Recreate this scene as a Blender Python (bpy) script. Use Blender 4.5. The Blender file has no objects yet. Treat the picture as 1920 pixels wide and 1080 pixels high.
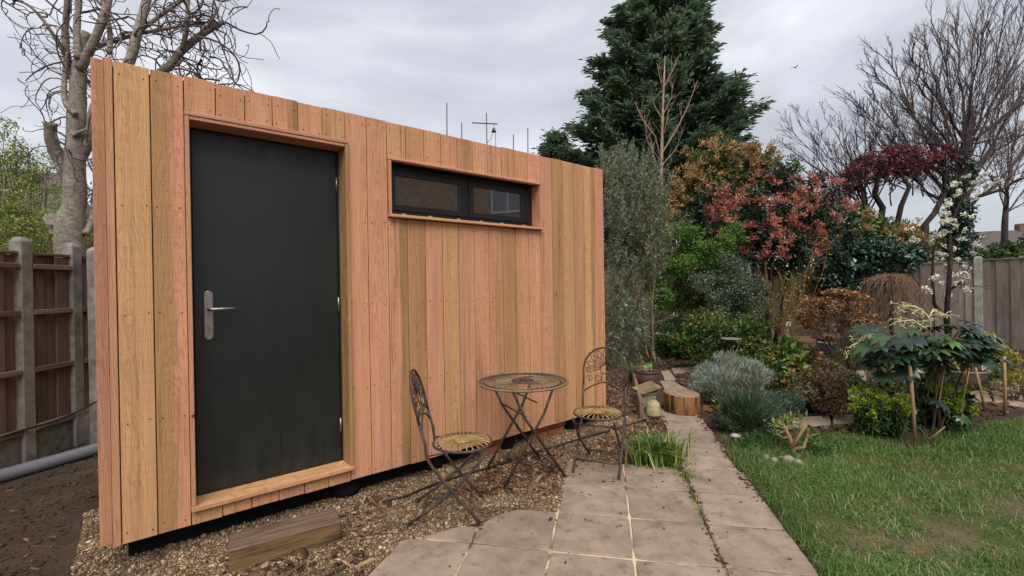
import bpy, bmesh, math, random
import numpy as np
from mathutils import Vector, Matrix, noise

rng = np.random.default_rng(7)
random.seed(7)
R = math.radians
sc = bpy.context.scene
col = sc.collection

# ------------------------------------------------------------------ camera
FPX, PITCH, ROLL, CH = 852.85, -0.0038, -0.0162, 1.4596
FW = np.array([0, math.cos(PITCH), math.sin(PITCH)])
UP0 = np.array([0, -math.sin(PITCH), math.cos(PITCH)])
RI0 = np.array([1.0, 0, 0])
RI = math.cos(ROLL) * RI0 + math.sin(ROLL) * UP0
UP = -math.sin(ROLL) * RI0 + math.cos(ROLL) * UP0
cam = bpy.data.cameras.new('camera')
cam.sensor_width = 36
cam.lens = 36 * FPX / 1920
cam.clip_start, cam.clip_end = 0.05, 2000
cam_o = bpy.data.objects.new('camera', cam)
col.objects.link(cam_o)
cam_o.matrix_world = Matrix(((RI[0], UP[0], -FW[0], 0), (RI[1], UP[1], -FW[1], 0),
                             (RI[2], UP[2], -FW[2], CH), (0, 0, 0, 1)))
sc.camera = cam_o

# ------------------------------------------------------------------ world, sun, exposure
SUN_EL, SUN_AZ = R(54), R(172)          # azimuth clockwise from +Y
world = bpy.data.worlds.new('World')
sc.world = world
world.use_nodes = True
wn = world.node_tree
wn.nodes.clear()
def wnode(t, **k):
    n = wn.nodes.new(t)
    for a, b in k.items():
        setattr(n, a, b)
    return n
w_out = wnode('ShaderNodeOutputWorld')
w_bg = wnode('ShaderNodeBackground')
w_bg.inputs['Strength'].default_value = 0.1
w_sky = wnode('ShaderNodeTexSky', sky_type='NISHITA', sun_disc=False)
w_sky.sun_elevation, w_sky.sun_rotation = SUN_EL, SUN_AZ
w_tc = wnode('ShaderNodeTexCoord')
w_map = wnode('ShaderNodeMapping')
w_map.inputs['Scale'].default_value = (1.0, 1.0, 2.6)
w_map.inputs['Location'].default_value = (0.35, 0.2, 0.1)
w_n = wnode('ShaderNodeTexNoise')
w_n.inputs['Scale'].default_value = 1.5
w_n.inputs['Detail'].default_value = 7
w_n.inputs['Roughness'].default_value = 0.52
w_n.inputs['Distortion'].default_value = 0.4
w_r = wnode('ShaderNodeValToRGB')
el = w_r.color_ramp.elements
el[0].position, el[0].color = 0.34, (2.25, 2.34, 2.60, 1)
el[1].position, el[1].color = 0.66, (4.5, 4.55, 4.8, 1)
e = el.new(0.5); e.color = (3.1, 3.2, 3.48, 1)
w_mix = wnode('ShaderNodeMix', data_type='RGBA')
w_mix.inputs[0].default_value = 0.93
L = wn.links.new
L(w_tc.outputs['Generated'], w_map.inputs['Vector'])
L(w_map.outputs['Vector'], w_n.inputs['Vector'])
L(w_n.outputs['Fac'], w_r.inputs['Fac'])
L(w_sky.outputs['Color'], w_mix.inputs[6])
L(w_r.outputs['Color'], w_mix.inputs[7])
L(w_mix.outputs[2], w_bg.inputs['Color'])
L(w_bg.outputs[0], w_out.inputs['Surface'])

sun = bpy.data.lights.new('sun', 'SUN')
sun.energy = 1.5
sun.angle = R(45)
sun.color = (1.0, 0.96, 0.9)
sun_o = bpy.data.objects.new('sun', sun)
col.objects.link(sun_o)
sdir = Vector((math.sin(SUN_AZ) * math.cos(SUN_EL), math.cos(SUN_AZ) * math.cos(SUN_EL), math.sin(SUN_EL)))
sun_o.rotation_euler = sdir.to_track_quat('Z', 'Y').to_euler()
sun_o.location = sdir * 30
sc.view_settings.view_transform = 'Standard'
sc.view_settings.look = 'None'
sc.view_settings.gamma = 1
sc.view_settings.use_curve_mapping = False
sc.view_settings.exposure = 1.15

# ------------------------------------------------------------------ helpers
def ray(u, v):
    return FW + (u - 960) / FPX * RI - (v - 540) / FPX * UP
def at(u, v, Y):                       # the point a viewer sees at (u, v), Y metres away
    D = ray(u, v)
    return np.array([0, 0, CH]) + D * (Y / D[1])
def gp(u, v, z=0.0):                   # the ground point seen at (u, v)
    D = ray(u, v)
    return np.array([0, 0, CH]) + D * ((z - CH) / D[2])

def tag(o, label=None, cat=None, group=None, kind=None):
    if label: o['label'] = label
    if cat: o['category'] = cat
    if group: o['group'] = group
    if kind: o['kind'] = kind
    return o
def empty(name, loc=(0, 0, 0), rz=0.0, label=None, cat=None, group=None, kind=None):
    o = bpy.data.objects.new(name, None)
    o.empty_display_size = 0.1
    col.objects.link(o)
    o.location = tuple(float(c) for c in loc)
    o.rotation_euler = (0, 0, rz)
    return tag(o, label, cat, group, kind)
def link(name, me, mat=None, parent=None, loc=None, rot=None, scale=None):
    if mat is not None and not me.materials:
        me.materials.append(mat)
    o = bpy.data.objects.new(name, me)
    col.objects.link(o)
    if parent is not None: o.parent = parent
    if loc is not None: o.location = tuple(float(c) for c in loc)
    if rot is not None: o.rotation_euler = rot
    if scale is not None: o.scale = scale
    return o
def np_mesh(name, V, F, smooth=False):
    V = np.asarray(V, dtype=np.float32); F = np.asarray(F, dtype=np.int32)
    k = F.shape[1]
    me = bpy.data.meshes.new(name)
    me.vertices.add(len(V)); me.vertices.foreach_set('co', V.ravel())
    me.loops.add(F.size); me.loops.foreach_set('vertex_index', F.ravel())
    me.polygons.add(len(F))
    me.polygons.foreach_set('loop_start', np.arange(0, F.size, k, dtype=np.int32))
    me.polygons.foreach_set('loop_total', np.full(len(F), k, dtype=np.int32))
    if smooth: me.polygons.foreach_set('use_smooth', np.ones(len(F), dtype=bool))
    me.update(calc_edges=True)
    return me

class MB:
    def __init__(s):
        s.v, s.f, s.sm = [], [], []
    def add(s, vs, fs, sm=False):
        o = len(s.v)
        s.v += [tuple(float(c) for c in p) for p in vs]
        s.f += [tuple(i + o for i in f) for f in fs]
        s.sm += [sm] * len(fs)
        return s
    def box(s, a, b, ch=0.0, M=None):
        (x0, y0, z0), (x1, y1, z1) = a, b
        if ch <= 0:
            vs = [(x0, y0, z0), (x1, y0, z0), (x1, y1, z0), (x0, y1, z0), (x0, y0, z1), (x1, y0, z1), (x1, y1, z1), (x0, y1, z1)]
            fs = [(0, 3, 2, 1), (4, 5, 6, 7), (0, 1, 5, 4), (1, 2, 6, 5), (2, 3, 7, 6), (3, 0, 4, 7)]
        else:
            bm = bmesh.new()
            bmesh.ops.create_cube(bm, size=1)
            for v in bm.verts:
                v.co = Vector(((x0 + x1) / 2 + v.co.x * (x1 - x0), (y0 + y1) / 2 + v.co.y * (y1 - y0), (z0 + z1) / 2 + v.co.z * (z1 - z0)))
            bmesh.ops.bevel(bm, geom=bm.edges[:], offset=ch, segments=1, affect='EDGES', profile=0.5)
            bm.verts.index_update()
            vs = [v.co.copy() for v in bm.verts]; fs = [tuple(v.index for v in f.verts) for f in bm.faces]
            bm.free()
        if M is not None: vs = [M @ Vector(v) for v in vs]
        return s.add(vs, fs)
    def tube(s, pts, rad, n=6, cap=True, closed=False):
        P = [Vector(tuple(float(c) for c in p)) for p in pts]
        m = len(P)
        rr = [rad] * m if isinstance(rad, (int, float)) else list(rad)
        T = []
        for i in range(m):
            if closed: t = P[(i + 1) % m] - P[(i - 1) % m]
            else: t = P[min(i + 1, m - 1)] - P[max(i - 1, 0)]
            T.append(t.normalized() if t.length > 1e-9 else Vector((0, 0, 1)))
        a = T[0].orthogonal().normalized()
        vs = []
        for i in range(m):
            a = a - T[i] * a.dot(T[i])
            a = a.normalized() if a.length > 1e-6 else T[i].orthogonal().normalized()
            b = T[i].cross(a)
            for k in range(n):
                t = 2 * math.pi * k / n
                vs.append(P[i] + (a * math.cos(t) + b * math.sin(t)) * rr[i])
        fs = []
        for i in range(m if closed else m - 1):
            j = (i + 1) % m
            for k in range(n):
                l = (k + 1) % n
                fs.append((i * n + k, i * n + l, j * n + l, j * n + k))
        o = s.add(vs, fs, True)
        if cap and not closed:
            o0 = len(s.v) - len(vs)
            s.f += [tuple(o0 + k for k in reversed(range(n))), tuple(o0 + (m - 1) * n + k for k in range(n))]
            s.sm += [False, False]
        return s
    def lathe(s, prof, n=24, c=(0, 0, 0), sx=1.0):
        vs, fs = [], []
        for (r, z) in prof:
            for k in range(n):
                t = 2 * math.pi * k / n
                vs.append((c[0] + r * math.cos(t) * sx, c[1] + r * math.sin(t), c[2] + z))
        for i in range(len(prof) - 1):
            for k in range(n):
                l = (k + 1) % n
                fs.append((i * n + k, i * n + l, (i + 1) * n + l, (i + 1) * n + k))
        return s.add(vs, fs, True)
    def prism(s, poly, z0, z1):
        n = len(poly)
        vs = [(p[0], p[1], z0) for p in poly] + [(p[0], p[1], z1) for p in poly]
        fs = [tuple(reversed(range(n))), tuple(range(n, 2 * n))] + [(i, (i + 1) % n, n + (i + 1) % n, n + i) for i in range(n)]
        return s.add(vs, fs)
    def mesh(s, name):
        me = bpy.data.meshes.new(name)
        me.from_pydata(s.v, [], s.f)
        me.polygons.foreach_set('use_smooth', s.sm)
        me.update()
        return me
    def build(s, name, mat, parent=None, loc=None, rot=None):
        return link(name, s.mesh(name), mat, parent, loc, rot)

# ------------------------------------------------------------------ materials
def lin(r, g, b, k=1.0):
    f = lambda c: (c / 255 / 12.92 if c <= 10 else ((c / 255 + 0.055) / 1.055) ** 2.4) * k
    return (f(r), f(g), f(b), 1)
class NT:
    def __init__(s, name):
        s.m = bpy.data.materials.new(name)
        s.m.use_nodes = True
        s.t = s.m.node_tree
        s.t.nodes.clear()
        s.out = s.t.nodes.new('ShaderNodeOutputMaterial')
        s.bsdf = s.t.nodes.new('ShaderNodeBsdfPrincipled')
        s.t.links.new(s.bsdf.outputs[0], s.out.inputs[0])
    def n(s, t, ins=None, **k):
        nd = s.t.nodes.new(t)
        for a, b in k.items(): setattr(nd, a, b)
        for a, b in (ins or {}).items(): s.set(nd.inputs[a], b)
        return nd
    def set(s, sock, b):
        if hasattr(b, 'is_linked') or isinstance(b, bpy.types.NodeSocket): s.t.links.new(b, sock)
        else: sock.default_value = b
    def math(s, op, a, b=0.0, c=0.0, clamp=False):
        nd = s.n('ShaderNodeMath', operation=op, use_clamp=clamp)
        s.set(nd.inputs[0], a); s.set(nd.inputs[1], b); s.set(nd.inputs[2], c)
        return nd.outputs[0]
    def mix(s, f, a, b, mode='MIX'):
        nd = s.n('ShaderNodeMix', data_type='RGBA', blend_type=mode)
        s.set(nd.inputs[0], f); s.set(nd.inputs[6], a); s.set(nd.inputs[7], b)
        return nd.outputs[2]
    def ramp(s, f, stops, interp='LINEAR'):
        nd = s.n('ShaderNodeValToRGB')
        s.set(nd.inputs[0], f)
        cr = nd.color_ramp; cr.interpolation = interp
        while len(cr.elements) > 1: cr.elements.remove(cr.elements[-1])
        cr.elements[0].position, cr.elements[0].color = stops[0][0], stops[0][1]
        for p, c in stops[1:]:
            cr.elements.new(p).color = c
        return nd.outputs[0]
    def gray(s, f, stops):
        return s.ramp(f, [(p, (c, c, c, 1)) for p, c in stops])
    def coord(s, kind='Object'):
        return s.n('ShaderNodeTexCoord').outputs[kind]
    def mapping(s, v, scale=(1, 1, 1), loc=(0, 0, 0)):
        nd = s.n('ShaderNodeMapping')
        s.set(nd.inputs['Vector'], v); nd.inputs['Scale'].default_value = scale; nd.inputs['Location'].default_value = loc
        return nd.outputs[0]
    def noise(s, v, scale, detail=4, rough=0.55, dist=0.0):
        nd = s.n('ShaderNodeTexNoise')
        s.set(nd.inputs['Vector'], v); s.set(nd.inputs['Scale'], scale)
        nd.inputs['Detail'].default_value = detail; nd.inputs['Roughness'].default_value = rough; nd.inputs['Distortion'].default_value = dist
        return nd.outputs['Fac']
    def bump(s, h, strength=0.3, dist=0.01):
        nd = s.n('ShaderNodeBump')
        nd.inputs['Strength'].default_value = strength; nd.inputs['Distance'].default_value = dist
        s.set(nd.inputs['Height'], h)
        s.t.links.new(nd.outputs[0], s.bsdf.inputs['Normal'])
    def fin(s, color=None, rough=0.6, metal=0.0, spec=0.5):
        if color is not None: s.set(s.bsdf.inputs['Base Color'], color)
        s.set(s.bsdf.inputs['Roughness'], rough)
        s.set(s.bsdf.inputs['Metallic'], metal)
        s.bsdf.inputs['Specular IOR Level'].default_value = spec
        return s.m

def m_plain(name, c, rough=0.6, metal=0.0, spec=0.5, var=0.15, scale=8.0, bump=0.1):
    t = NT(name)
    co = t.coord()
    n = t.noise(co, scale, 6)
    c2 = t.mix(1.0, c, t.gray(n, [(0.25, 1 - var), (0.75, 1 + var)]), 'MULTIPLY')
    if bump: t.bump(t.noise(co, scale * 8, 3), bump, 0.004)
    return t.fin(c2, rough, metal, spec)

def m_leaf(name, stops, rough=0.5, spec=0.4, trans=0.2, tint=(1.3, 1.5, 0.7, 1)):
    t = NT(name)
    g = t.n('ShaderNodeNewGeometry')
    c = t.ramp(g.outputs['Random Per Island'], stops)
    big = t.noise(t.coord(), 2.5, 2)
    c = t.mix(1.0, c, t.gray(big, [(0.3, 0.78), (0.7, 1.2)]), 'MULTIPLY')
    t.fin(c, rough, 0, spec)
    if trans > 0:
        tr = t.n('ShaderNodeBsdfTranslucent'); t.set(tr.inputs[0], t.mix(1.0, c, tint, 'MULTIPLY'))
        mx = t.n('ShaderNodeMixShader', {0: trans})
        t.t.links.new(t.bsdf.outputs[0], mx.inputs[1]); t.t.links.new(tr.outputs[0], mx.inputs[2])
        t.t.links.new(mx.outputs[0], t.out.inputs[0])
    return t.m

def m_cladding(name):
    """rough sawn softwood: object colour is the heartwood, object alpha where the sapwood begins across the board"""
    t = NT(name)
    oi = t.n('ShaderNodeObjectInfo')
    rnd = oi.outputs['Random']
    co = t.coord()
    sep = t.n('ShaderNodeSeparateXYZ', {0: co})
    x, y, z = sep.outputs
    off = t.n('ShaderNodeCombineXYZ', {0: t.math('MULTIPLY', rnd, 37.0), 1: t.math('MULTIPLY', rnd, 91.0), 2: t.math('MULTIPLY', rnd, 53.0)}).outputs[0]
    pv = t.n('ShaderNodeVectorMath', {0: co, 1: off}, operation='ADD').outputs[0]
    # knots
    kv = t.mapping(pv, (5.0, 5.0, 1.5))
    vo = t.n('ShaderNodeTexVoronoi', {'Vector': kv, 'Scale': 1.0, 'Randomness': 0.9})
    dv = t.n('ShaderNodeVectorMath', {0: kv, 1: vo.outputs['Position']}, operation='SUBTRACT').outputs[0]
    dv = t.n('ShaderNodeVectorMath', {0: dv, 1: (0.2, 0.2, 0.6667)}, operation='MULTIPLY').outputs[0]
    kd = t.n('ShaderNodeVectorMath', {0: dv}, operation='LENGTH').outputs['Value']
    kc = t.n('ShaderNodeSeparateColor', {0: vo.outputs['Color']})
    has = t.math('LESS_THAN', kc.outputs[0], 0.7)
    ksz = t.math('MULTIPLY_ADD', kc.outputs[1], 0.011, 0.006)
    kd = t.math('ADD', kd, t.math('MULTIPLY', t.math('SUBTRACT', t.noise(pv, 60, 2), 0.5), 0.006))
    kn = t.math('MULTIPLY', t.math('SUBTRACT', 1.0, t.math('DIVIDE', kd, ksz), clamp=True), has)
    core = t.math('MULTIPLY', kn, 2.2, clamp=True)
    halo = t.math('MULTIPLY', t.math('POWER', t.math('SUBTRACT', 1.0, t.math('DIVIDE', kd, 0.05), clamp=True), 2.0), has)
    # growth rings of a flat sawn board
    n1 = t.noise(t.mapping(pv, (1, 1, 0.9)), 1.6, 2)
    n2 = t.noise(t.mapping(pv, (6, 1, 1.4)), 1.3, 3)
    xx = t.math('ADD', x, t.math('MULTIPLY', t.math('SUBTRACT', n1, 0.5), 0.16))
    xx = t.math('ADD', xx, t.math('MULTIPLY', t.math('SUBTRACT', rnd, 0.5), 0.12))
    yy = t.math('ADD', t.math('MULTIPLY', t.math('SUBTRACT', n2, 0.5), 0.11), t.math('MULTIPLY_ADD', rnd, 0.05, 0.01))
    yy = t.math('ADD', yy, t.math('MULTIPLY', z, 0.016))
    yy = t.math('ADD', yy, t.math('MULTIPLY', halo, 0.03))
    r = t.math('SQRT', t.math('ADD', t.math('MULTIPLY', xx, xx), t.math('MULTIPLY', yy, yy)))
    fr = t.math('FRACT', t.math('MULTIPLY', r, t.math('MULTIPLY_ADD', rnd, 60.0, 85.0)))
    ring = t.gray(fr, [(0.0, 0.0), (0.55, 0.18), (0.86, 1.0), (1.0, 0.0)])
    fib = t.noise(t.mapping(pv, (260, 60, 3.5)), 1.0, 4, 0.6)
    saw = t.noise(t.mapping(pv, (6, 6, 330)), 1.0, 2, 0.6)
    blot = t.noise(t.mapping(pv, (7, 2, 0.9)), 1.0, 4, 0.6, 0.6)
    base = oi.outputs['Color']
    pinkw, tanw = lin(206, 148, 118), lin(195, 147, 100)
    c = t.mix(t.gray(blot, [(0.36, 0.0), (0.62, 0.5)]), base, tanw)
    blot2 = t.noise(t.mapping(pv, (9, 2, 0.5), (7, 3, 11)), 1.0, 4, 0.6, 0.8)
    c = t.mix(t.gray(blot2, [(0.48, 0.0), (0.66, 0.45)]), c, pinkw)
    warm = t.noise(t.mapping(pv, (14, 3, 0.35), (1, 9, 4)), 1.0, 4, 0.65)
    c = t.mix(1.0, c, t.gray(warm, [(0.3, 0.86), (0.7, 1.12)]), 'MULTIPLY')
    # sapwood side
    th = t.math('MULTIPLY', t.math('SUBTRACT', oi.outputs['Alpha'], 0.5), 0.3)
    edge = t.math('ADD', x, t.math('MULTIPLY', t.math('SUBTRACT', t.noise(t.mapping(pv, (2, 1, 1.6)), 1.0, 3), 0.5), 0.075))
    sd = t.math('SUBTRACT', edge, th)
    sap = t.gray(t.math('MULTIPLY_ADD', sd, 18.0, 0.5), [(0.42, 0.0), (0.58, 1.0)])
    seam = t.gray(t.math('MULTIPLY_ADD', sd, 18.0, 0.5), [(0.28, 0.0), (0.46, 1.0), (0.52, 0.0)])
    sapc = t.mix(blot, lin(176, 135, 91), lin(158, 122, 84))
    c = t.mix(sap, c, sapc)
    c = t.mix(t.math('MULTIPLY', seam, 0.3), c, lin(120, 88, 52))
    # brown stain streaks
    st = t.noise(t.mapping(pv, (22, 4, 0.7)), 1.0, 3, 0.6)
    c = t.mix(t.gray(st, [(0.58, 0.0), (0.72, 0.62)]), c, lin(124, 90, 58))
    c = t.mix(t.math('MULTIPLY', ring, 0.45), c, t.mix(1.0, c, (0.60, 0.46, 0.38, 1), 'MULTIPLY'))
    c = t.mix(1.0, c, t.gray(fib, [(0.25, 0.74), (0.75, 1.2)]), 'MULTIPLY')
    c = t.mix(1.0, c, t.gray(saw, [(0.2, 0.84), (0.8, 1.12)]), 'MULTIPLY')
    c = t.mix(t.math('MULTIPLY', halo, 0.45), c, lin(168, 104, 66))
    c = t.mix(core, c, lin(72, 44, 28))
    c = t.mix(1.0, c, t.math('MULTIPLY_ADD', t.math('FRACT', t.math('MULTIPLY', rnd, 7.31)), 0.16, 0.92), 'MULTIPLY')
    h = t.math('ADD', t.math('MULTIPLY', saw, 0.5), t.math('ADD', t.math('MULTIPLY', fib, 0.6), t.math('MULTIPLY', ring, -0.35)))
    t.bump(h, 0.32, 0.002)
    return t.fin(c, 0.72, 0, 0.25)

def m_oldwood(name, c1, c2, zdir=True, moss=None):
    t = NT(name)
    oi = t.n('ShaderNodeObjectInfo'); rnd = oi.outputs['Random']
    off = t.n('ShaderNodeCombineXYZ', {0: t.math('MULTIPLY', rnd, 17.0), 1: t.math('MULTIPLY', rnd, 31.0), 2: t.math('MULTIPLY', rnd, 23.0)}).outputs[0]
    pv = t.n('ShaderNodeVectorMath', {0: t.coord(), 1: off}, operation='ADD').outputs[0]
    sc_ = (60, 60, 2.2) if zdir else (2.2, 60, 60)
    g = t.noise(t.mapping(pv, sc_), 1.0, 5, 0.65, 0.3)
    b = t.noise(t.mapping(pv, (6, 6, 1.2) if zdir else (1.2, 6, 6)), 1.0, 4)
    c = t.mix(t.gray(g, [(0.3, 0.0), (0.7, 1.0)]), c1, c2)
    c = t.mix(1.0, c, t.gray(b, [(0.3, 0.7), (0.7, 1.25)]), 'MULTIPLY')
    c = t.mix(1.0, c, t.math('MULTIPLY_ADD', rnd, 0.4, 0.8), 'MULTIPLY')
    if moss:
        c = t.mix(t.gray(t.noise(pv, 9, 5), [(0.52, 0.0), (0.66, 0.6)]), c, moss)
    t.bump(g, 0.45, 0.004)
    return t.fin(c, 0.85, 0, 0.2)

def m_bark(name, c1, c2, sc_=14.0, zs=0.35):
    t = NT(name)
    co = t.mapping(t.coord(), (1, 1, zs))
    n = t.noise(co, sc_, 7, 0.65, 0.4)
    n2 = t.noise(t.coord(), 2.2, 3)
    c = t.mix(t.gray(n, [(0.32, 0.0), (0.68, 1.0)]), c1, c2)
    c = t.mix(1.0, c, t.gray(n2, [(0.3, 0.75), (0.7, 1.2)]), 'MULTIPLY')
    t.bump(n, 0.6, 0.02)
    return t.fin(c, 0.9, 0, 0.15)

M = {}
M['clad'] = m_cladding('sawn_cladding')
M['door'] = m_plain('door_paint', lin(21, 26, 23), 0.42, 0, 0.4, 0.12, 3.0, 0.04)
def m_door():
    t = NT('dark_door'); co = t.coord(); z = t.n('ShaderNodeSeparateXYZ', {0: co}).outputs[2]
    n = t.noise(co, 1.8, 4); f = t.noise(t.mapping(co, (3, 3, 0.6)), 6, 5, 0.65)
    c = t.mix(t.gray(n, [(0.3, 0.0), (0.7, 1.0)]), lin(20, 25, 22), lin(27, 31, 28))
    dust = t.math('MULTIPLY', t.gray(z, [(0.10, 1.0), (0.55, 0.0)]), t.gray(f, [(0.4, 0.0), (0.7, 0.10)]))
    c = t.mix(dust, c, lin(96, 88, 78))
    t.bump(t.noise(co, 260, 2), 0.04, 0.001)
    return t.fin(c, t.gray(f, [(0.3, 0.34), (0.7, 0.5)]), 0, 0.45)
M['door'] = m_door()
M['black'] = m_plain('black_frame', lin(22, 24, 28), 0.35, 0, 0.5, 0.05, 5, 0)
M['dark'] = m_plain('dark_felt', lin(18, 18, 18), 0.9, 0, 0.2, 0.2, 12, 0.2)
M['steel'] = m_plain('satin_steel', (0.30, 0.265, 0.24, 1), 0.38, 0.85, 0.5, 0.08, 30, 0.03)
M['screw'] = m_plain('rusty_screw', lin(84, 60, 44), 0.6, 0.3)
M['brick'] = m_plain('red_brick', lin(150, 92, 66), 0.9, 0, 0.2, 0.35, 9, 0.4)
M['grey_cap'] = m_plain('grey_plastic', lin(150, 152, 158), 0.4)
M['postc'] = None

def m_concrete(name, c1, c2, speck=True, sc_=5.0, rough=0.9):
    t = NT(name)
    oi = t.n('ShaderNodeObjectInfo'); rnd = oi.outputs['Random']
    off = t.n('ShaderNodeCombineXYZ', {0: t.math('MULTIPLY', rnd, 13.0), 1: t.math('MULTIPLY', rnd, 29.0)}).outputs[0]
    pv = t.n('ShaderNodeVectorMath', {0: t.coord(), 1: off}, operation='ADD').outputs[0]
    n = t.noise(pv, sc_, 7, 0.6, 0.3)
    f = t.noise(pv, 180, 3, 0.7)
    c = t.mix(t.gray(n, [(0.33, 0.0), (0.66, 1.0)]), c1, c2)
    c = t.mix(1.0, c, t.gray(f, [(0.3, 0.86), (0.7, 1.12)]), 'MULTIPLY')
    if speck:
        s1 = t.noise(pv, 70, 2, 0.5)
        c = t.mix(t.gray(s1, [(0.70, 0.0), (0.78, 0.4)]), c, lin(190, 180, 164))
        s2 = t.noise(t.mapping(pv, (1, 1, 1), (5, 3, 1)), 11, 6, 0.7)
        c = t.mix(t.gray(s2, [(0.53, 0.0), (0.72, 0.6)]), c, lin(70, 60, 50))
    c = t.mix(1.0, c, t.math('MULTIPLY_ADD', rnd, 0.18, 0.91), 'MULTIPLY')
    t.bump(t.math('ADD', f, t.math('MULTIPLY', n, 2.0)), 0.35, 0.004)
    return t.fin(c, rough, 0, 0.25)

M['slab'] = m_concrete('paving_concrete', lin(126, 110, 96), lin(158, 139, 123))
M['post'] = m_concrete('post_concrete', lin(108, 103, 98), lin(146, 139, 132), True, 9)
M['post_pale'] = m_concrete('pale_post_concrete', lin(140, 136, 132), lin(178, 172, 166), True, 9)
M['gboard'] = m_concrete('gravel_board_concrete', lin(84, 78, 72), lin(122, 112, 102), True, 14)
M['fence_l'] = m_oldwood('old_brown_fence', lin(92, 75, 64), lin(124, 103, 89))
M['fence_r'] = m_oldwood('grey_fence', lin(126, 112, 104), lin(158, 143, 132))
M['fence_b'] = m_oldwood('mossy_green_fence', lin(96, 88, 68), lin(124, 112, 88), True, lin(84, 92, 58))  # dull brown-green boards with moss patches
M['rail'] = m_oldwood('fence_rail', lin(98, 78, 65), lin(128, 105, 90), False)
M['sleeper'] = m_oldwood('sleeper_wood', lin(62, 46, 36), lin(124, 97, 70), False, lin(86, 76, 46))
def m_sleeper():
    t = NT('old_sleeper'); co = t.coord(); z = t.n('ShaderNodeSeparateXYZ', {0: co}).outputs[2]
    g = t.noise(t.mapping(co, (3, 70, 70)), 1.0, 5, 0.65, 0.5); b = t.noise(t.mapping(co, (3, 9, 9)), 1.0, 5, 0.65)
    side = t.mix(t.gray(g, [(0.35, 0.0), (0.65, 1.0)]), lin(84, 66, 42), lin(136, 108, 72))
    top = t.mix(t.gray(g, [(0.35, 0.0), (0.65, 1.0)]), lin(80, 64, 54), lin(126, 102, 84))
    c = t.mix(t.gray(t.math('MULTIPLY_ADD', z, 40.0, -4.3), [(0.0, 0.0), (0.4, 1.0)]), side, top)
    c = t.mix(t.gray(b, [(0.5, 0.0), (0.68, 0.75)]), c, lin(56, 42, 34))
    t.bump(g, 0.5, 0.004)
    return t.fin(c, 0.88, 0, 0.2)
M['sleeper'] = m_sleeper()
M['edging'] = m_oldwood('bed_edging_wood', lin(104, 80, 68), lin(130, 104, 90), False)
M['cane'] = m_oldwood('cane', lin(136, 108, 78), lin(166, 136, 100))

# ground family
def m_soil():
    t = NT('soil')
    co = t.coord()
    n = t.noise(co, 3.0, 8, 0.65)
    f = t.noise(co, 55, 5, 0.7)
    c = t.mix(t.gray(n, [(0.3, 0.0), (0.7, 1.0)]), lin(58, 48, 42), lin(88, 73, 62))
    c = t.mix(1.0, c, t.gray(f, [(0.3, 0.65), (0.7, 1.3)]), 'MULTIPLY')
    t.bump(t.math('ADD', f, t.math('MULTIPLY', n, 3.0)), 0.8, 0.02)
    return t.fin(c, 0.95, 0, 0.15)
M['soil'] = m_soil()
def m_lawn():
    t = NT('lawn_earth')
    co = t.coord()
    n = t.noise(co, 2.2, 6, 0.65)
    f = t.noise(co, 40, 5, 0.7)
    c = t.mix(t.gray(n, [(0.42, 0.0), (0.62, 1.0)]), lin(68, 80, 40), lin(104, 90, 68))
    c = t.mix(1.0, c, t.gray(f, [(0.3, 0.6), (0.7, 1.3)]), 'MULTIPLY')
    t.bump(f, 0.8, 0.015)
    return t.fin(c, 0.95, 0, 0.15)
M['lawn'] = m_lawn()
def m_island(name, stops, rough=0.85, spec=0.25):
    t = NT(name)
    g = t.n('ShaderNodeNewGeometry')
    c = t.ramp(g.outputs['Random Per Island'], stops)
    c = t.mix(1.0, c, t.gray(t.noise(t.coord(), 90, 3), [(0.3, 0.8), (0.7, 1.2)]), 'MULTIPLY')
    return t.fin(c, rough, 0, spec)
def m_gravel():
    t = NT('gravel')
    g = t.n('ShaderNodeNewGeometry')
    c = t.ramp(g.outputs['Random Per Island'], [(0, lin(74, 58, 46)), (0.2, lin(122, 95, 68)), (0.4, lin(96, 78, 61)), (0.55, lin(160, 130, 96)), (0.7, lin(116, 101, 86)), (0.86, lin(182, 155, 121)), (0.95, lin(206, 188, 160)), (1.0, lin(70, 62, 56))])
    d = t.noise(t.coord(), 3.2, 5, 0.65)          # patches where soil has worked up between the stones
    c = t.mix(t.gray(d, [(0.48, 0.0), (0.64, 0.6)]), c, lin(60, 46, 36))
    return t.fin(c, 0.85, 0, 0.25)
M['pebble'] = m_gravel()
M['bark_chip'] = m_island('bark_chips', [(0, lin(62, 44, 34)), (0.4, lin(92, 66, 50)), (0.7, lin(116, 86, 64)), (0.9, lin(138, 108, 84)), (1, lin(160, 132, 106))])
M['litter'] = m_island('dead_leaves', [(0, lin(52, 38, 30)), (0.6, lin(84, 62, 46)), (1, lin(128, 98, 70))])
M['grass'] = m_leaf('grass', [(0, lin(62, 92, 40)), (0.45, lin(86, 118, 54)), (0.76, lin(108, 134, 68)), (0.9, lin(132, 144, 88)), (0.97, lin(164, 152, 112)), (1, lin(176, 158, 122))], 0.6, 0.3, 0.2)
M['grass_tall'] = m_leaf('lush_grass', [(0, lin(50, 76, 28)), (0.5, lin(72, 104, 42)), (0.9, lin(98, 124, 60)), (1, lin(140, 136, 90))], 0.55, 0.3, 0.25)
M['clump'] = m_leaf('clump_blades', [(0, lin(52, 84, 32)), (0.45, lin(82, 116, 46)), (0.75, lin(124, 142, 66)), (0.9, lin(168, 158, 98)), (1, lin(186, 168, 118))], 0.5, 0.4, 0.2)

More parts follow.
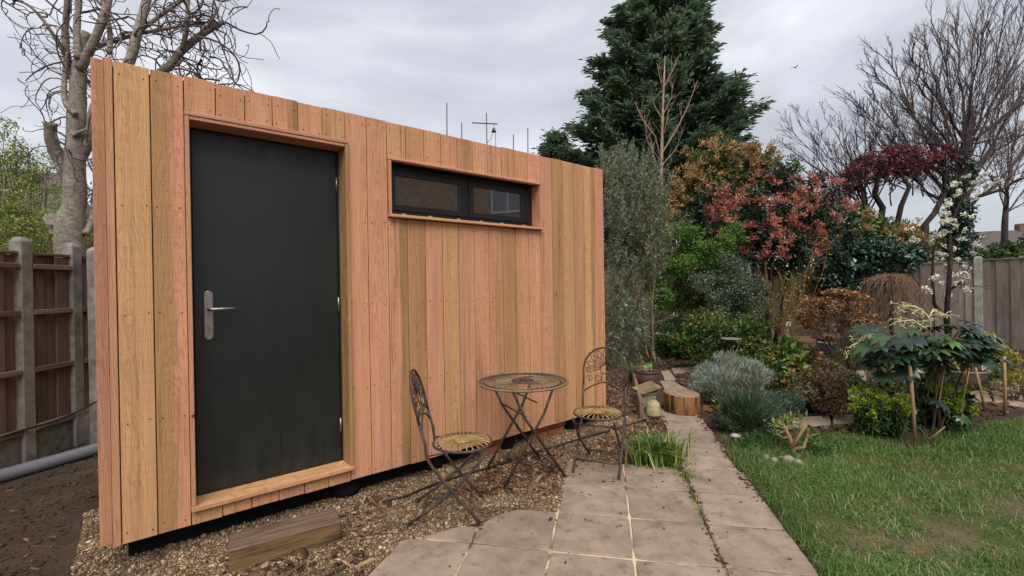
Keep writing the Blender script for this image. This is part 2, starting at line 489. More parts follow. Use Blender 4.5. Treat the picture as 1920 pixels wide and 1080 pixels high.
# ------------------------------------------------------------------ leaf and blade builders
def unit(a):
    return a / np.maximum(np.linalg.norm(a, axis=1, keepdims=True), 1e-9)
def leaf_mesh(name, C, D, N, s, w, fold=0.25):
    C = np.asarray(C); n = len(C)
    D = unit(D); S = unit(np.cross(D, N)); Nn = np.cross(S, D)
    s = np.broadcast_to(s, (n,))[:, None]; w = np.broadcast_to(w, (n,))[:, None]
    b = C - D * s * 0.5; t = C + D * s * 0.5 - Nn * s * 0.12
    l = C + S * w * 0.5 + Nn * w * fold; r = C - S * w * 0.5 + Nn * w * fold
    V = np.stack([b, r, t, l], 1).reshape(-1, 3)
    i = np.arange(n)[:, None] * 4
    F = np.concatenate([i + [[0, 1, 2]], i + [[0, 2, 3]]], 1).reshape(-1, 3)
    return np_mesh(name, V, F)
def rand_unit(n):
    return unit(rng.normal(size=(n, 3)))
def blobs_to_clumps(blobs, sub=16, subr=0.33):
    C, Rr = [], []
    for (p, r) in blobs:
        p = np.array(p); k = max(3, int(sub * rng.uniform(0.85, 1.15)))
        d = rand_unit(k)
        rad = r * rng.uniform(0.35, 1.0, (k, 1)) ** 0.6
        C.append(p + d * rad * [1, 1, 0.92]); Rr.append(r * subr * rng.uniform(0.6, 1.35, k))
    return np.concatenate(C), np.concatenate(Rr)
def cloud(C, Rr, n, shell=0.35):
    p = Rr ** 2 / (Rr ** 2).sum()
    k = rng.choice(len(C), n, p=p)
    d = rand_unit(n)
    r = Rr[k, None] * (shell + (1 - shell) * rng.random((n, 1)) ** 0.5)
    return C[k] + d * r * [1, 1, 0.8] + rng.normal(0, 0.28, (n, 3)) * Rr[k, None], d, k
def B(u, v, Y, rpx, dY=0.0):
    return (at(u, v, Y + dY), rpx * Y / FPX)
def foliage(name, mat, parent, blobs, n, s, w, sub=16, subr=0.33, out=0.6, up=0.3, droop=0.0, shell=0.35, fold=0.25, zmin=0.02):
    C, Rr = blobs_to_clumps(blobs, sub, subr)
    P, d, k = cloud(C, Rr, n, shell)
    ok = P[:, 2] > zmin; P, d = P[ok], d[ok]; n = len(P)
    D = rand_unit(n) * (1 - out) + d * out + np.array([0, 0, up - droop])
    Nn = rand_unit(n) * 0.7 + d * 0.4 + np.array([0, 0, 0.7])
    sz = s * rng.uniform(0.65, 1.3, n)
    o = link(name, leaf_mesh(name, P, D, Nn, sz, sz * w, fold), mat, parent)
    return o, C, Rr
def rel(parent, pts):                  # world points to the parent's own frame (parents here are unrotated)
    return np.asarray(pts) - np.array(parent.location)
def shift(o, parent):                  # geometry was laid out in world metres: hang it on its thing's base
    o.location = tuple(-np.array(parent.location))
    return o

def wander(p, d, Ln, segs, wob, grav=0.0, curl=0.0):
    pts = [Vector(p)]
    d = Vector(d).normalized()
    ax = Vector((random.gauss(0, 1), random.gauss(0, 1), random.gauss(0, 1))).normalized()
    for i in range(segs):
        d = d + Vector((random.gauss(0, wob), random.gauss(0, wob), random.gauss(0, wob) + grav))
        if curl:
            d = Matrix.Rotation(curl, 3, ax) @ d
            ax = (ax + Vector((random.gauss(0, .4), random.gauss(0, .4), random.gauss(0, .4)))).normalized()
        d.normalize()
        pts.append(pts[-1] + d * (Ln / segs))
    return pts
def taper(r0, r1, n):
    return [r0 + (r1 - r0) * i / (n - 1) for i in range(n)]
def spread(d, ang):
    d = Vector(d).normalized()
    o = d.orthogonal().normalized()
    o = Matrix.Rotation(random.uniform(0, 2 * math.pi), 3, d) @ o
    return (d * math.cos(ang) + o * math.sin(ang)).normalized()
def branch(mb, p, d, Ln, r, depth, kids=4, ratio=0.62, ang=(0.4, 0.9), wob=0.08, grav=0.04, curl=0.0, start=0.25, segs=6, rmin=0.004, leafpts=None):
    pts = wander(p, d, Ln, segs, wob, grav, curl)
    r1 = max(rmin, r * 0.45)
    mb.tube(pts, taper(r, r1, len(pts)), 6 if r > 0.03 else (4 if r > 0.012 else 3), cap=False)
    if leafpts is not None and depth <= 1: leafpts.extend(pts[2:])
    if depth <= 0: return
    for i in range(kids):
        f = start + (1 - start) * (i + random.random()) / kids
        k = min(len(pts) - 2, int(f * (len(pts) - 1)))
        q = pts[k].lerp(pts[k + 1], f * (len(pts) - 1) - k)
        dd = spread(pts[k + 1] - pts[k], random.uniform(*ang))
        branch(mb, q, dd, Ln * ratio * random.uniform(0.7, 1.15) * (1.1 - 0.4 * f), max(rmin, r * 0.5 * (1.15 - 0.5 * f)), depth - 1,
               kids, ratio, ang, wob, grav, curl, start, max(4, segs - 1), rmin, leafpts)

# ================================================================== SETTING
gm = MB(); gm.add([(-300, -120, 0), (300, -120, 0), (300, 500, 0), (-300, 500, 0)], [(0, 1, 2, 3)])
tag(gm.build('ground', M['soil']), kind='structure')

# paving grid
PANG, PO, DJ, DR = 0.1968, np.array([0.7070, 2.8214]), 0.4456, 0.4340
pa = np.array([math.sin(PANG), math.cos(PANG)]); pb = np.array([pa[1], -pa[0]])
def grid(j, r):
    return PO + (j - 2) * DJ * pb - (r - 2) * DR * pa
SLAB_T = 0.012                       # slab tops stand just above the gravel and soil
def in_poly(P, poly):
    P = np.asarray(P)[:, :2]; poly = np.asarray(poly)
    ins = np.zeros(len(P), bool); j = len(poly) - 1
    for i in range(len(poly)):
        xi, yi = poly[i][:2]; xj, yj = poly[j][:2]
        c = ((yi > P[:, 1]) != (yj > P[:, 1])) & (P[:, 0] < (xj - xi) * (P[:, 1] - yi) / (yj - yi + 1e-12) + xi)
        ins ^= c; j = i
    return ins
def in_slabs(P, polys, grow=0.0):
    m = np.zeros(len(P), bool)
    for q in polys: m |= in_poly(P, q)
    return m

lawn_poly = [grid(4.06, 6.6), grid(4.06, 4), grid(4.06, 2), grid(4.06, 1), grid(3.98, 0.0), gp(1362, 850)[:2], gp(1400, 838)[:2], gp(1490, 852)[:2], gp(1560, 828)[:2],
             gp(1640, 838)[:2], gp(1720, 850)[:2], gp(1800, 832)[:2], gp(1850, 800)[:2], gp(1920, 792)[:2], (7.2, 5.0), (9.5, 4.6), (9.5, 0.2), (2.0, 0.2)]
lm = MB(); lm.add([(p[0], p[1], 0.004) for p in lawn_poly], [tuple(range(len(lawn_poly)))])
tag(lm.build('lawn', M['lawn']), kind='structure')

# ------------------------------------------------------------------ patio and path
patio = empty('patio', (0, 0, 0), kind='structure')
slab_polys = []
def slab(pts, h=SLAB_T, jit=0.006, name='paving_slab', mat=None, parent=None, cut=0.004):
    pts = [np.array(p[:2]) for p in pts]
    c = sum(pts) / len(pts)
    q = []
    for i, p in enumerate(pts):                       # subdivide the outline so that edges are worn, not ruled
        n = pts[(i + 1) % len(pts)]
        for k in range(6):
            s = p + (n - p) * k / 6
            s = s + (c - s) / np.linalg.norm(c - s) * (cut + abs(rng.normal(0, 0.0022)) + (0.007 if k == 0 else 0))
            q.append(s)
    q = np.array(q); slab_polys.append(q)
    zz = h + rng.normal(0, 0.0012)
    m_ = len(q)
    inner = [p + (c - p) / np.linalg.norm(c - p) * 0.006 for p in q]
    vs = [(p[0] - c[0], p[1] - c[1], -0.03) for p in q] + [(p[0] - c[0], p[1] - c[1], zz - 0.005) for p in q] + [(p[0] - c[0], p[1] - c[1], zz) for p in inner]
    fs = []
    for a in (0, m_):
        fs += [(a + i, a + (i + 1) % m_, a + m_ + (i + 1) % m_, a + m_ + i) for i in range(m_)]
    fs.append(tuple(range(2 * m_, 3 * m_)))
    mb = MB(); mb.add(vs, fs)
    tiltx, tilty = rng.normal(0, 0.002, 2)
    return mb.build(name, mat or M['slab'], parent or patio, (c[0], c[1], 0), (tiltx, tilty, 0))
for j in range(-1, 4):
    for r in range(0, 7):
        if j == 0 and r < 2: continue
        if j == 1 and r < 0: continue
        if j == -1 and r < 3: continue
        a, b, c_, d_ = grid(j, r), grid(j + 1, r), grid(j + 1, r + 1), grid(j, r + 1)
        pts = [d_, c_, b, a]
        if j == 0 and r == 2: pts = [d_, c_, b, grid(0.42, 2.0), grid(0.16, 2.22), grid(-0.04, 2.55)]
        if j == -1 and r == 3: pts = [d_, c_, b, grid(-0.80, 3.0), grid(-0.93, 3.1)]
        if j == 2 and r == 0: pts = [d_, c_, grid(3, 0.0), grid(2, 0.02)]
        slab(pts)
slab([grid(-0.72, 3.0), grid(0, 3.0), grid(-0.04, 2.58), grid(-0.30, 2.62)])       # broken corner piece
slab([grid(-1.9, 5.0), grid(-1, 5.0), grid(-1, 4.02), grid(-1.35, 4.05), grid(-1.45, 4.3)])
slab([grid(-2.75, 4.9), grid(-1.95, 4.95), grid(-1.85, 4.45), grid(-2.4, 4.35)])
for r in range(-4, 0):                                                                # the single file path going back
    w = 0.0 if r > -2 else 0.05
    slab([grid(2.98 + w, r + 1), grid(3.95 + w, r + 1), grid(3.93 + w, r), grid(3.0 + w, r)])
path_far = [[(1252, 742), (1300, 738), (1262, 716), (1236, 716)], [(1246, 714), (1268, 714), (1256, 697), (1238, 697)], [(1262, 702), (1308, 698), (1300, 690), (1258, 692)],
            [(1462, 806), (1560, 800), (1556, 782), (1476, 786)], [(1562, 799), (1640, 794), (1628, 779), (1560, 782)], [(1542, 778), (1622, 774), (1612, 758), (1545, 762)], [(1560, 752), (1625, 748), (1612, 722), (1560, 724)],
            [(1562, 718), (1640, 715), (1632, 696), (1570, 698)], [(1800, 758), (1862, 754), (1850, 734), (1802, 738)], [(1864, 757), (1924, 768), (1918, 742), (1858, 734)], [(1862, 730), (1916, 736), (1905, 716), (1852, 716)], [(1926, 770), (1985, 782), (1975, 748), (1922, 742)]]
for q in path_far:
    slab([gp(*p)[:2] for p in q], h=0.02, name='stepping_slab')
# jointing sand below the slabs
def m_sand():
    t = NT('jointing_sand')
    co = t.coord()
    n = t.noise(co, 2.6, 5, 0.6)
    sepx = t.n('ShaderNodeSeparateXYZ', {0: co}).outputs
    f = t.noise(co, 160, 3, 0.7)
    c = t.mix(t.gray(n, [(0.46, 0.0), (0.58, 1.0)]), lin(206, 186, 156), lin(92, 74, 56))
    side = t.gray(t.math('MULTIPLY_ADD', sepx[0], 2.0, -1.95), [(0.0, 0.0), (0.35, 1.0)])
    c = t.mix(side, c, lin(72, 62, 44))
    c = t.mix(1.0, c, t.gray(f, [(0.3, 0.75), (0.7, 1.2)]), 'MULTIPLY')
    t.bump(f, 0.5, 0.004)
    return t.fin(c, 0.95, 0, 0.15)
M['sand'] = m_sand()
sm = MB()
sp = [grid(-0.95, 6.6), grid(4, 6.6), grid(4, -0.0), grid(3.97, -3.9), grid(3.02, -3.9), grid(2.98, 0.0), grid(1, 0.02), grid(0.98, 2.0), grid(0.4, 1.98), grid(-0.05, 2.55), grid(-0.7, 3.05)]
sm.add([(p[0], p[1], SLAB_T - 0.0065) for p in sp], [tuple(range(len(sp)))])
sm.build('jointing_sand', M['sand'], patio)

# ------------------------------------------------------------------ gravel bed
CANG = 0.8969
P0 = np.array([-2.053065, 2.36481, 0.147])
cd = np.array([math.sin(CANG), math.cos(CANG), 0]); cn = np.array([-cd[1], cd[0], 0])   # along the front, into the cabin
def cab(lx, ly, z=0.0):
    return P0 + lx * cd + ly * cn + np.array([0, 0, z])
gravel_poly = [cab(-0.22, 1.0)[:2], cab(-0.20, 0.0)[:2], gp(165, 1080)[:2], (-2.0, 1.55), (-0.9, 1.45), grid(-0.98, 5.5), grid(-1.0, 3.7), grid(-0.5, 2.9), grid(0.1, 2.3), grid(0.5, 2.0), grid(1.02, 2.0), grid(1.0, 0.0), grid(1.9, 0.0),
               gp(1180, 840)[:2], gp(1222, 800)[:2], gp(1205, 768)[:2], cab(4.05, 0.0)[:2], cab(3.9, 0.6)[:2]]
gm2 = MB(); gm2.add([(p[0], p[1], 0.003) for p in gravel_poly], [tuple(range(len(gravel_poly)))])
t_ = NT('gravel_base'); t_.fin(t_.mix(t_.noise(t_.coord(), 90, 4), lin(84, 68, 52), lin(150, 124, 94)), 0.95, 0, 0.15)
tag(gm2.build('gravel_bed', t_.m), kind='structure')

def scatter_poly(poly, dens, cap=400000):
    poly = np.array([p[:2] for p in poly]); lo, hi = poly.min(0), poly.max(0)
    n = min(cap, int(dens * (hi - lo).prod()))
    P = rng.uniform(lo, hi, (n, 2))
    return P[in_poly(P, poly)]
CUBE = np.array([(-1, -1, -1), (1, -1, -1), (1, 1, -1), (-1, 1, -1), (-1, -1, 1), (1, -1, 1), (1, 1, 1), (-1, 1, 1)], float)
CUBE_F = np.array([(0, 3, 2, 1), (4, 5, 6, 7), (0, 1, 5, 4), (1, 2, 6, 5), (2, 3, 7, 6), (3, 0, 4, 7)])
def chunks(name, P, size, flat=0.6, z=0.0, elong=1.0, smooth=True, jit=0.28, tilt=0.5):
    n = len(P)
    s = np.broadcast_to(size, (n,))[:, None, None] * 0.5
    V = CUBE[None] * 0.72 + rng.normal(0, jit, (n, 8, 3))
    top = rng.uniform(0.55, 0.95, (n, 1, 1))
    V[:, 4:, :2] *= top
    V = V * s * np.stack([elong * rng.uniform(0.8, 1.25, n), rng.uniform(0.65, 1.05, n), flat * rng.uniform(0.7, 1.2, n)], 1)[:, None]
    a = rng.uniform(0, 2 * np.pi, n); b = rng.normal(0, tilt, n)
    ca, sa, cb, sb = np.cos(a)[:, None], np.sin(a)[:, None], np.cos(b)[:, None], np.sin(b)[:, None]
    x, y, zz = V[..., 0], V[..., 1], V[..., 2]
    x, zz = x * cb - zz * sb, x * sb + zz * cb
    x, y = x * ca - y * sa, x * sa + y * ca
    W = np.stack([x + P[:, 0:1], y + P[:, 1:2], zz + (z if np.isscalar(z) else np.asarray(z)[:, None])], -1).reshape(-1, 3)
    F = (np.arange(n)[:, None, None] * 8 + CUBE_F[None]).reshape(-1, 4)
    return np_mesh(name, W, F, smooth)
gp_pts = scatter_poly(gravel_poly, 16000)
under = ((gp_pts - P0[:2]) @ cn[:2] > 0.35) & ((gp_pts - P0[:2]) @ cd[:2] > -0.05) & ((gp_pts - P0[:2]) @ cd[:2] < 3.9)
gp_pts = gp_pts[~under & ~in_slabs(gp_pts, slab_polys)]
sz = rng.gamma(7, 0.0017, len(gp_pts)).clip(0.005, 0.030)
tag(link('gravel', chunks('gravel', gp_pts, sz, 0.7, rng.uniform(0.002, 0.012, len(gp_pts))), M['pebble']), kind='stuff')
# bark chips: beyond the cabin and thinly under the table
bark_poly = [cab(3.95, 0.0)[:2], gp(1205, 770)[:2], gp(1196, 700)[:2], gp(1150, 672)[:2], cab(3.95, 1.6)[:2]]
P1 = scatter_poly(bark_poly, 3000)
P2 = scatter_poly([gp(860, 930)[:2], gp(1050, 930)[:2], gp(1060, 840)[:2], gp(960, 850)[:2]], 1500)
P3 = scatter_poly([gp(1100, 850)[:2], gp(1190, 860)[:2], gp(1255, 790)[:2], gp(1150, 800)[:2]], 1300)
P4 = scatter_poly([(-2.2, 1.6), gp(780, 900)[:2], gp(700, 1000)[:2], grid(-1, 4)], 420)
PB = np.concatenate([P1, P2, P3, P4]); PB = PB[~in_slabs(PB, slab_polys)]
tag(link('bark_chips', chunks('bark_chips', PB, rng.gamma(5, 0.006, len(PB)).clip(0.01, 0.06), 0.28, rng.uniform(0.008, 0.022, len(PB)), 1.7, False), M['bark_chip']), kind='stuff')
# clods and litter on the bare soil at the left and in the beds
PC = scatter_poly([(-4.1, 3.4), (-3.6, 4.6), cab(-0.15, 1.2)[:2], cab(-0.15, 0)[:2], (-2.4, 1.5), (-4.2, 1.5)], 500)
PC2 = scatter_poly([gp(1240, 690)[:2], gp(1330, 800)[:2], gp(1480, 850)[:2], gp(1850, 790)[:2], gp(1980, 740)[:2], (9.5, 9.0), (7.5, 10.5), (2.4, 9.8)], 170)
PD = np.concatenate([PC, PC2]); PD = PD[~in_slabs(PD, slab_polys)]
tag(link('soil_clods', chunks('soil_clods', PD, rng.gamma(2.5, 0.007, len(PD)).clip(0.006, 0.06), 0.4, 0.002, 1.0, False), M['soil']), kind='stuff')
PL = scatter_poly([gp(1240, 690)[:2], gp(1330, 800)[:2], gp(1480, 850)[:2], gp(1850, 790)[:2], gp(1980, 740)[:2], (9.5, 9.0), (7.5, 10.5), (2.4, 9.8)], 260)
PL2 = np.concatenate([scatter_poly([grid(-0.8, 6.5), grid(4, 6.5), grid(4, -3), grid(3, -3), grid(1, 0), grid(0, 2.5)], 26), grid(2.55, 0.35) + rng.normal(0, 0.25, (30, 2)), grid(1.35, 0.5) + rng.normal(0, 0.12, (26, 2))])
def along(pts, n, sd):
    pts = [np.array(p[:2]) for p in pts]; out = []
    for a, b in zip(pts[:-1], pts[1:]):
        k = max(4, int(n * np.linalg.norm(b - a)))
        out.append(a + (b - a) * rng.random((k, 1)) + rng.normal(0, sd, (k, 2)))
    return np.concatenate(out)
PL3 = np.concatenate([along([grid(3, 4.5), grid(3, -3)], 110, 0.014), along([grid(3.98, 1.2), grid(3.98, -3.6)], 150, 0.035), along([grid(2.2, 0.0), grid(3, 0.0), grid(3.0, -3.5)], 120, 0.03)])
PP = np.concatenate([PL, PL2, PL3])
on = in_slabs(PP, slab_polys); near = on | ((PP[:, 1] < 4.9) & (PP[:, 0] < 2.25))
PS_ = scatter_poly([(-4.0, 3.4), (-3.6, 4.4), cab(-0.15, 0)[:2], (-2.4, 1.6), (-4.0, 1.6)], 120)
tag(link('soil_bits', chunks('soil_bits', PS_, rng.gamma(3, 0.006, len(PS_)).clip(0.006, 0.05), 0.25, 0.004, 1.7, False, 0.3, 0.3), M['litter']), kind='stuff')
tag(link('leaf_litter', chunks('leaf_litter', PP, np.where(near, rng.gamma(3, 0.0042, len(PP)).clip(0.005, 0.028), rng.gamma(4, 0.012, len(PP))), 0.16, np.where(on, SLAB_T + 0.005, 0.008), 1.5, False, 0.35, 0.35), M['litter']), kind='stuff')

# ------------------------------------------------------------------ grass
def blades(name, P, h, w, lean, z0=0.0):
    n = len(P); a = rng.uniform(0, 2 * np.pi, n)
    S = np.stack([np.cos(a), np.sin(a), 0 * a], 1); D = np.stack([-np.sin(a), np.cos(a), 0 * a], 1)
    h = np.broadcast_to(h, (n,))[:, None]; w = np.broadcast_to(w, (n,))[:, None]; ln = np.broadcast_to(lean, (n,))[:, None]
    P3_ = np.concatenate([P, np.full((n, 1), z0)], 1); Z = np.array([[0, 0, 1.0]])
    mid = P3_ + Z * h * 0.6 + D * h * ln * 0.35; tip = P3_ + Z * h * (1 - 0.35 * np.minimum(ln, 1.6)) + D * h * ln
    V = np.stack([P3_ - S * w, P3_ + S * w, mid + S * w * 0.8, mid - S * w * 0.8, tip], 1).reshape(-1, 3)
    i = np.arange(n)[:, None] * 5
    F = np.concatenate([i + [[0, 1, 2]], i + [[0, 2, 3]], i + [[3, 2, 4]]], 1).reshape(-1, 3)
    return np_mesh(name, V, F)
LP = []
for (y0, y1, dens) in ((0.2, 3.0, 26000), (3.0, 4.6, 15000), (4.6, 6.0, 8000)):
    P = scatter_poly(lawn_poly, dens)
    P = P[(P[:, 1] >= y0) & (P[:, 1] < y1) & (P[:, 0] < P[:, 1] * 1.127 + 0.5) & (P[:, 1] > 1.7)]
    LP.append(P)
LP = np.concatenate(LP)
nz = np.array([noise.fractal((p[0] * 1.3, p[1] * 1.9, 3.1), 1.0, 2.0, 4) for p in LP])
far = np.clip((LP[:, 1] - 2.6) / 1.6, 0, 1)
keep = rng.random(len(LP)) < np.clip(0.60 + nz * 1.5 + far * 0.3, 0.07, 1)
LP, nz, far = LP[keep], nz[keep], far[keep]
hgt = rng.gamma(6, 0.0066, len(LP)) * (0.8 + 0.5 * far + 0.4 * np.clip(nz, 0, 1))
tag(link('lawn_grass', blades('lawn_grass', LP, hgt, rng.uniform(0.0011, 0.0024, len(LP)), rng.uniform(0.3, 2.0, len(LP)), 0.004), M['grass']), kind='stuff')
# longer grass along the edges and bed fronts
def along(pts, n, sd):
    pts = [np.array(p[:2]) for p in pts]; out = []
    for a, b in zip(pts[:-1], pts[1:]):
        k = max(4, int(n * np.linalg.norm(b - a)))
        out.append(a + (b - a) * rng.random((k, 1)) + rng.normal(0, sd, (k, 2)))
    return np.concatenate(out)
EG = np.concatenate([along([grid(4.10, 6), grid(4.13, 0.4), gp(1362, 848)], 620, 0.05), along([gp(1375, 835), gp(1440, 836), gp(1530, 838), gp(1640, 836)], 2300, 0.11),
                     along([gp(1500, 826), gp(1600, 832), gp(1700, 846)], 1300, 0.12), along([gp(1760, 850), gp(1830, 824), gp(1925, 812)], 1500, 0.14), along([gp(1880, 706), gp(1990, 716)], 1200, 0.35), along([gp(1600, 705), gp(1660, 700)], 700, 0.25)])
EG = EG[~in_slabs(EG, slab_polys)]
tag(link('long_grass', blades('long_grass', EG, rng.gamma(7, 0.0085, len(EG)), rng.uniform(0.0014, 0.003, len(EG)), rng.uniform(0.1, 1.0, len(EG)), 0.003), M['grass_tall']), kind='stuff')
WD = np.concatenate([along([grid(3.0, 1.9), grid(2.99, 0.2)], 170, 0.012), grid(3.02, 0.45) + rng.normal(0, 0.035, (120, 2)), grid(2.97, 0.1) + rng.normal(0, 0.03, (80, 2))])
tag(link('joint_weeds', blades('joint_weeds', WD, rng.gamma(5, 0.007, len(WD)), 0.0024, rng.uniform(0.3, 1.4, len(WD)), SLAB_T - 0.006), M['clump']), kind='stuff')

# ================================================================== CABIN
cz = math.atan2(cd[1], cd[0])
cabin = empty('garden_cabin', P0, cz, 'larch clad garden cabin with dark door and long narrow window', 'garden cabin')
PW = 3.8719 / 26
CHt = 2.52
def tint(o, c, alpha=1.0):
    o.color = (c[0], c[1], c[2], alpha); return o
PINK, ORNG, TAN, BRN, ROSE, GOLD = lin(209, 151, 122), lin(201, 146, 108), lin(195, 152, 107), lin(174, 130, 92), lin(207, 146, 117), lin(204, 159, 110)
full = {0: (TAN, 1), 1: (ROSE, -0.5), 8: (ROSE, 1), 9: (PINK, 1), 20: (PINK, 0.95), 21: (BRN, 1), 22: (TAN, 1), 23: (BRN, 0.85), 24: (GOLD, 0.6), 25: (ROSE, 1)}
over_door = [(ORNG, 0.8), (ORNG, 1), (PINK, 1), (ORNG, 1), (ORNG, 0.9), (TAN, 1)]
over_win = [(TAN, .9), (ORNG, 1), (ORNG, .8), (ORNG, 1), (BRN, 1), (PINK, 1), (PINK, 1), (ORNG, 1), (ORNG, 1), (PINK, 1)]
under_win = [(PINK, .55), (BRN, .8), (PINK, .9), (TAN, .75), (PINK, 1), (PINK, 1), (ORNG, 1), (BRN, .8), (ORNG, .85), (PINK, 1)]
T = 0.022
screws = MB()
SROW = [2.465, 1.78, 1.2, 0.62, 0.045]
def plank(i, z0, z1, c, al):
    g = 0.0015 + 0.0011 * random.random()
    w = PW / 2 - g
    h = z1 - z0
    mb = MB(); mb.box((-w, 0, 0), (w, T, h), 0.0022)
    bow = random.uniform(-0.002, 0.002)
    mb.v = [(x + bow * math.sin(z / max(h, .3) * 3.1), y, z) for x, y, z in mb.v]
    o = mb.build('plank', M['clad'], cabin, ((i + 0.5) * PW, random.uniform(-0.0012, 0.0012), z0))
    if al < 0:
        o.rotation_euler = (0, 0, math.pi); o.location.y += T; al = -al
    tint(o, c, al)
    rows = [z for z in SROW if z0 + 0.03 < z < z1 - 0.03]
    if z1 - z0 < 0.6: rows = [z0 + 0.045, z1 - 0.055] if z1 - z0 > 0.15 else [z0 + 0.04]
    for z in rows:
        for s in (-1, 1):
            x = (i + 0.5) * PW + s * (w - 0.018 - random.random() * 0.012); zz = z + random.uniform(-0.012, 0.012)
            r_ = 0.0038
            screws.add([(x + r_ * math.cos(k * math.pi / 4), -0.0018, zz + r_ * math.sin(k * math.pi / 4)) for k in range(8)] +
                       [(x + r_ * math.cos(k * math.pi / 4), 0.002, zz + r_ * math.sin(k * math.pi / 4)) for k in range(8)],
                       [tuple(range(8))] + [(k, k + 8, (k + 1) % 8 + 8, (k + 1) % 8) for k in range(8)])
for i in range(26):
    top = CHt + random.uniform(-0.003, 0.003); bot = random.uniform(-0.003, 0.003)
    if i in full: plank(i, bot, top, *full[i])
    elif 2 <= i <= 7:
        plank(i, 2.298, top, *over_door[i - 2]); plank(i, bot, 0.084, *over_door[5 - (i - 2)])
    else:
        plank(i, 2.262, top, *over_win[i - 10]); plank(i, bot, 1.822, *under_win[i - 10])
tag(screws.build('screw_heads', M['screw'], cabin), kind='stuff')
def board(name, a, b, c=ORNG, al=1.0, ch=0.0025):
    dx, dy, dz = (b[i] - a[i] for i in range(3))
    mb = MB()
    if dx > dz:                          # grain runs along the board
        mb.box((-dz / 2, 0, 0), (dz / 2, dy, dx), ch)
        return tint(mb.build(name, M['clad'], cabin, (a[0], a[1], (a[2] + b[2]) / 2), (0, math.pi / 2, 0)), c, al)
    mb.box((-dx / 2, 0, 0), (dx / 2, dy, dz), ch)
    return tint(mb.build(name, M['clad'], cabin, ((a[0] + b[0]) / 2, a[1], a[2])), c, al)
board('corner_board', (-0.034, -0.004, -0.004), (-0.0025, 0.05, CHt + 0.006), lin(190, 138, 108))
board('corner_board', (-0.088, 0.032, 0.0), (-0.0365, 0.056, CHt + 0.004), lin(168, 118, 96))
# side, back and roof: plain shell with cladding boards on the near side
DEP = 2.2
sh = MB(); sh.box((-0.03, 0.058, 0.0), (3.85, DEP, CHt - 0.11))
core = MB()
# shell leaves openings for the recessed door and window: built from butted boxes
core.box((-0.03, 0.024, 0.0), (0.318, 0.20, 2.495)); core.box((1.184, 0.024, 0.0), (1.512, 0.20, 2.495)); core.box((2.962, 0.024, 0.0), (3.85, 0.20, 2.495))
core.box((0.320, 0.17, 0.0), (1.182, 0.20, 2.276)); core.box((0.320, 0.024, 2.278), (1.182, 0.20, 2.495)); core.box((0.320, 0.024, 0.0), (1.182, 0.168, 0.079))
core.box((1.514, 0.024, 2.242), (2.960, 0.20, 2.495)); core.box((1.514, 0.024, 0.0), (2.960, 0.20, 1.828))
core.build('wall_core', M['dark'], cabin)
sh = MB()
sh.box((-0.03, 0.202, 0.0), (-0.006, DEP, 2.40)); sh.box((3.826, 0.202, 0.0), (3.85, DEP, 2.40)); sh.box((-0.004, DEP - 0.03, 0.0), (3.824, DEP, 2.40)); sh.box((-0.004, 0.202, 0.0), (3.824, DEP - 0.032, 0.05))
sh.build('wall_shell', M['dark'], cabin)
rf = MB(); rf.box((-0.03, 0.024, 2.402), (3.85, DEP, 2.44)); rf.build('roof', M['dark'], cabin)
for k in range(14):
    o = MB().box((0, 0, 0), (0.022, 0.142, CHt), 0.002).build('plank', M['clad'], cabin, (-0.0545, 0.06 + k * 0.149, 0)); tint(o, [PINK, TAN, ORNG][k % 3])
    o = MB().box((0, 0, 0), (0.020, 0.145, CHt), 0.002).build('plank', M['clad'], cabin, (3.852, 0.026 + k * 0.149, 0)); tint(o, [ROSE, TAN, PINK][k % 3])
# door surround
FC, FCL = lin(196, 144, 116), lin(204, 158, 114)
board('jamb', (0.298, -0.024, 0.108), (0.319, 0.168, 2.298), FC)
board('jamb', (1.1835, -0.024, 0.108), (1.2055, 0.168, 2.298), lin(190, 138, 104), 0.42)
board('door_head', (0.297, -0.027, 2.2985), (1.2065, 0.022, 2.3205), FC)
board('door_head', (0.3205, -0.022, 2.2765), (1.182, 0.168, 2.297), FC)
board('door_sill', (0.297, -0.034, 0.0805), (1.2065, 0.168, 0.1065), FCL)
door = MB(); door.box((0.334, 0.122, 0.113), (1.166, 0.165, 2.268), 0.003)
door_o = door.build('door', M['door'], cabin)
fr = MB(); fr.box((0.3205, 0.126, 0.108), (0.3315, 0.1675, 2.275)); fr.box((1.1685, 0.126, 0.108), (1.182, 0.1675, 2.275)); fr.box((0.3325, 0.126, 2.271), (1.1675, 0.1675, 2.2755))
fr.build('door_frame', M['black'], cabin)
# handle
hp = MB()
ol = []
for k in range(13): ol.append((0.405 + 0.0235 * math.cos(math.pi * k / 12), 1.291 + 0.0235 * math.sin(math.pi * k / 12)))
for k in range(13): ol.append((0.405 - 0.0235 * math.cos(math.pi * k / 12), 1.045 - 0.0235 * math.sin(math.pi * k / 12)))
nn = len(ol)
hp.add([(x, 0.1215, z) for x, z in ol] + [(x, 0.114, z) for x, z in ol] + [(0.405 + (x - 0.405) * 0.86, 0.111, 1.168 + (z - 1.168) * 0.975) for x, z in ol],
       [(i, (i + 1) % nn, nn + (i + 1) % nn, nn + i) for i in range(nn)] + [(nn + i, nn + (i + 1) % nn, 2 * nn + (i + 1) % nn, 2 * nn + i) for i in range(nn)] + [tuple(range(2 * nn, 3 * nn))])
plate = hp.build('handle_plate', M['steel'], door_o)
lv = MB(); lv.tube([(0.407, 0.112, 1.205), (0.407, 0.075, 1.205), (0.412, 0.064, 1.205), (0.425, 0.060, 1.205), (0.47, 0.060, 1.206), (0.535, 0.062, 1.206)], [0.011, 0.010, 0.010, 0.0095, 0.009, 0.0095], 12)
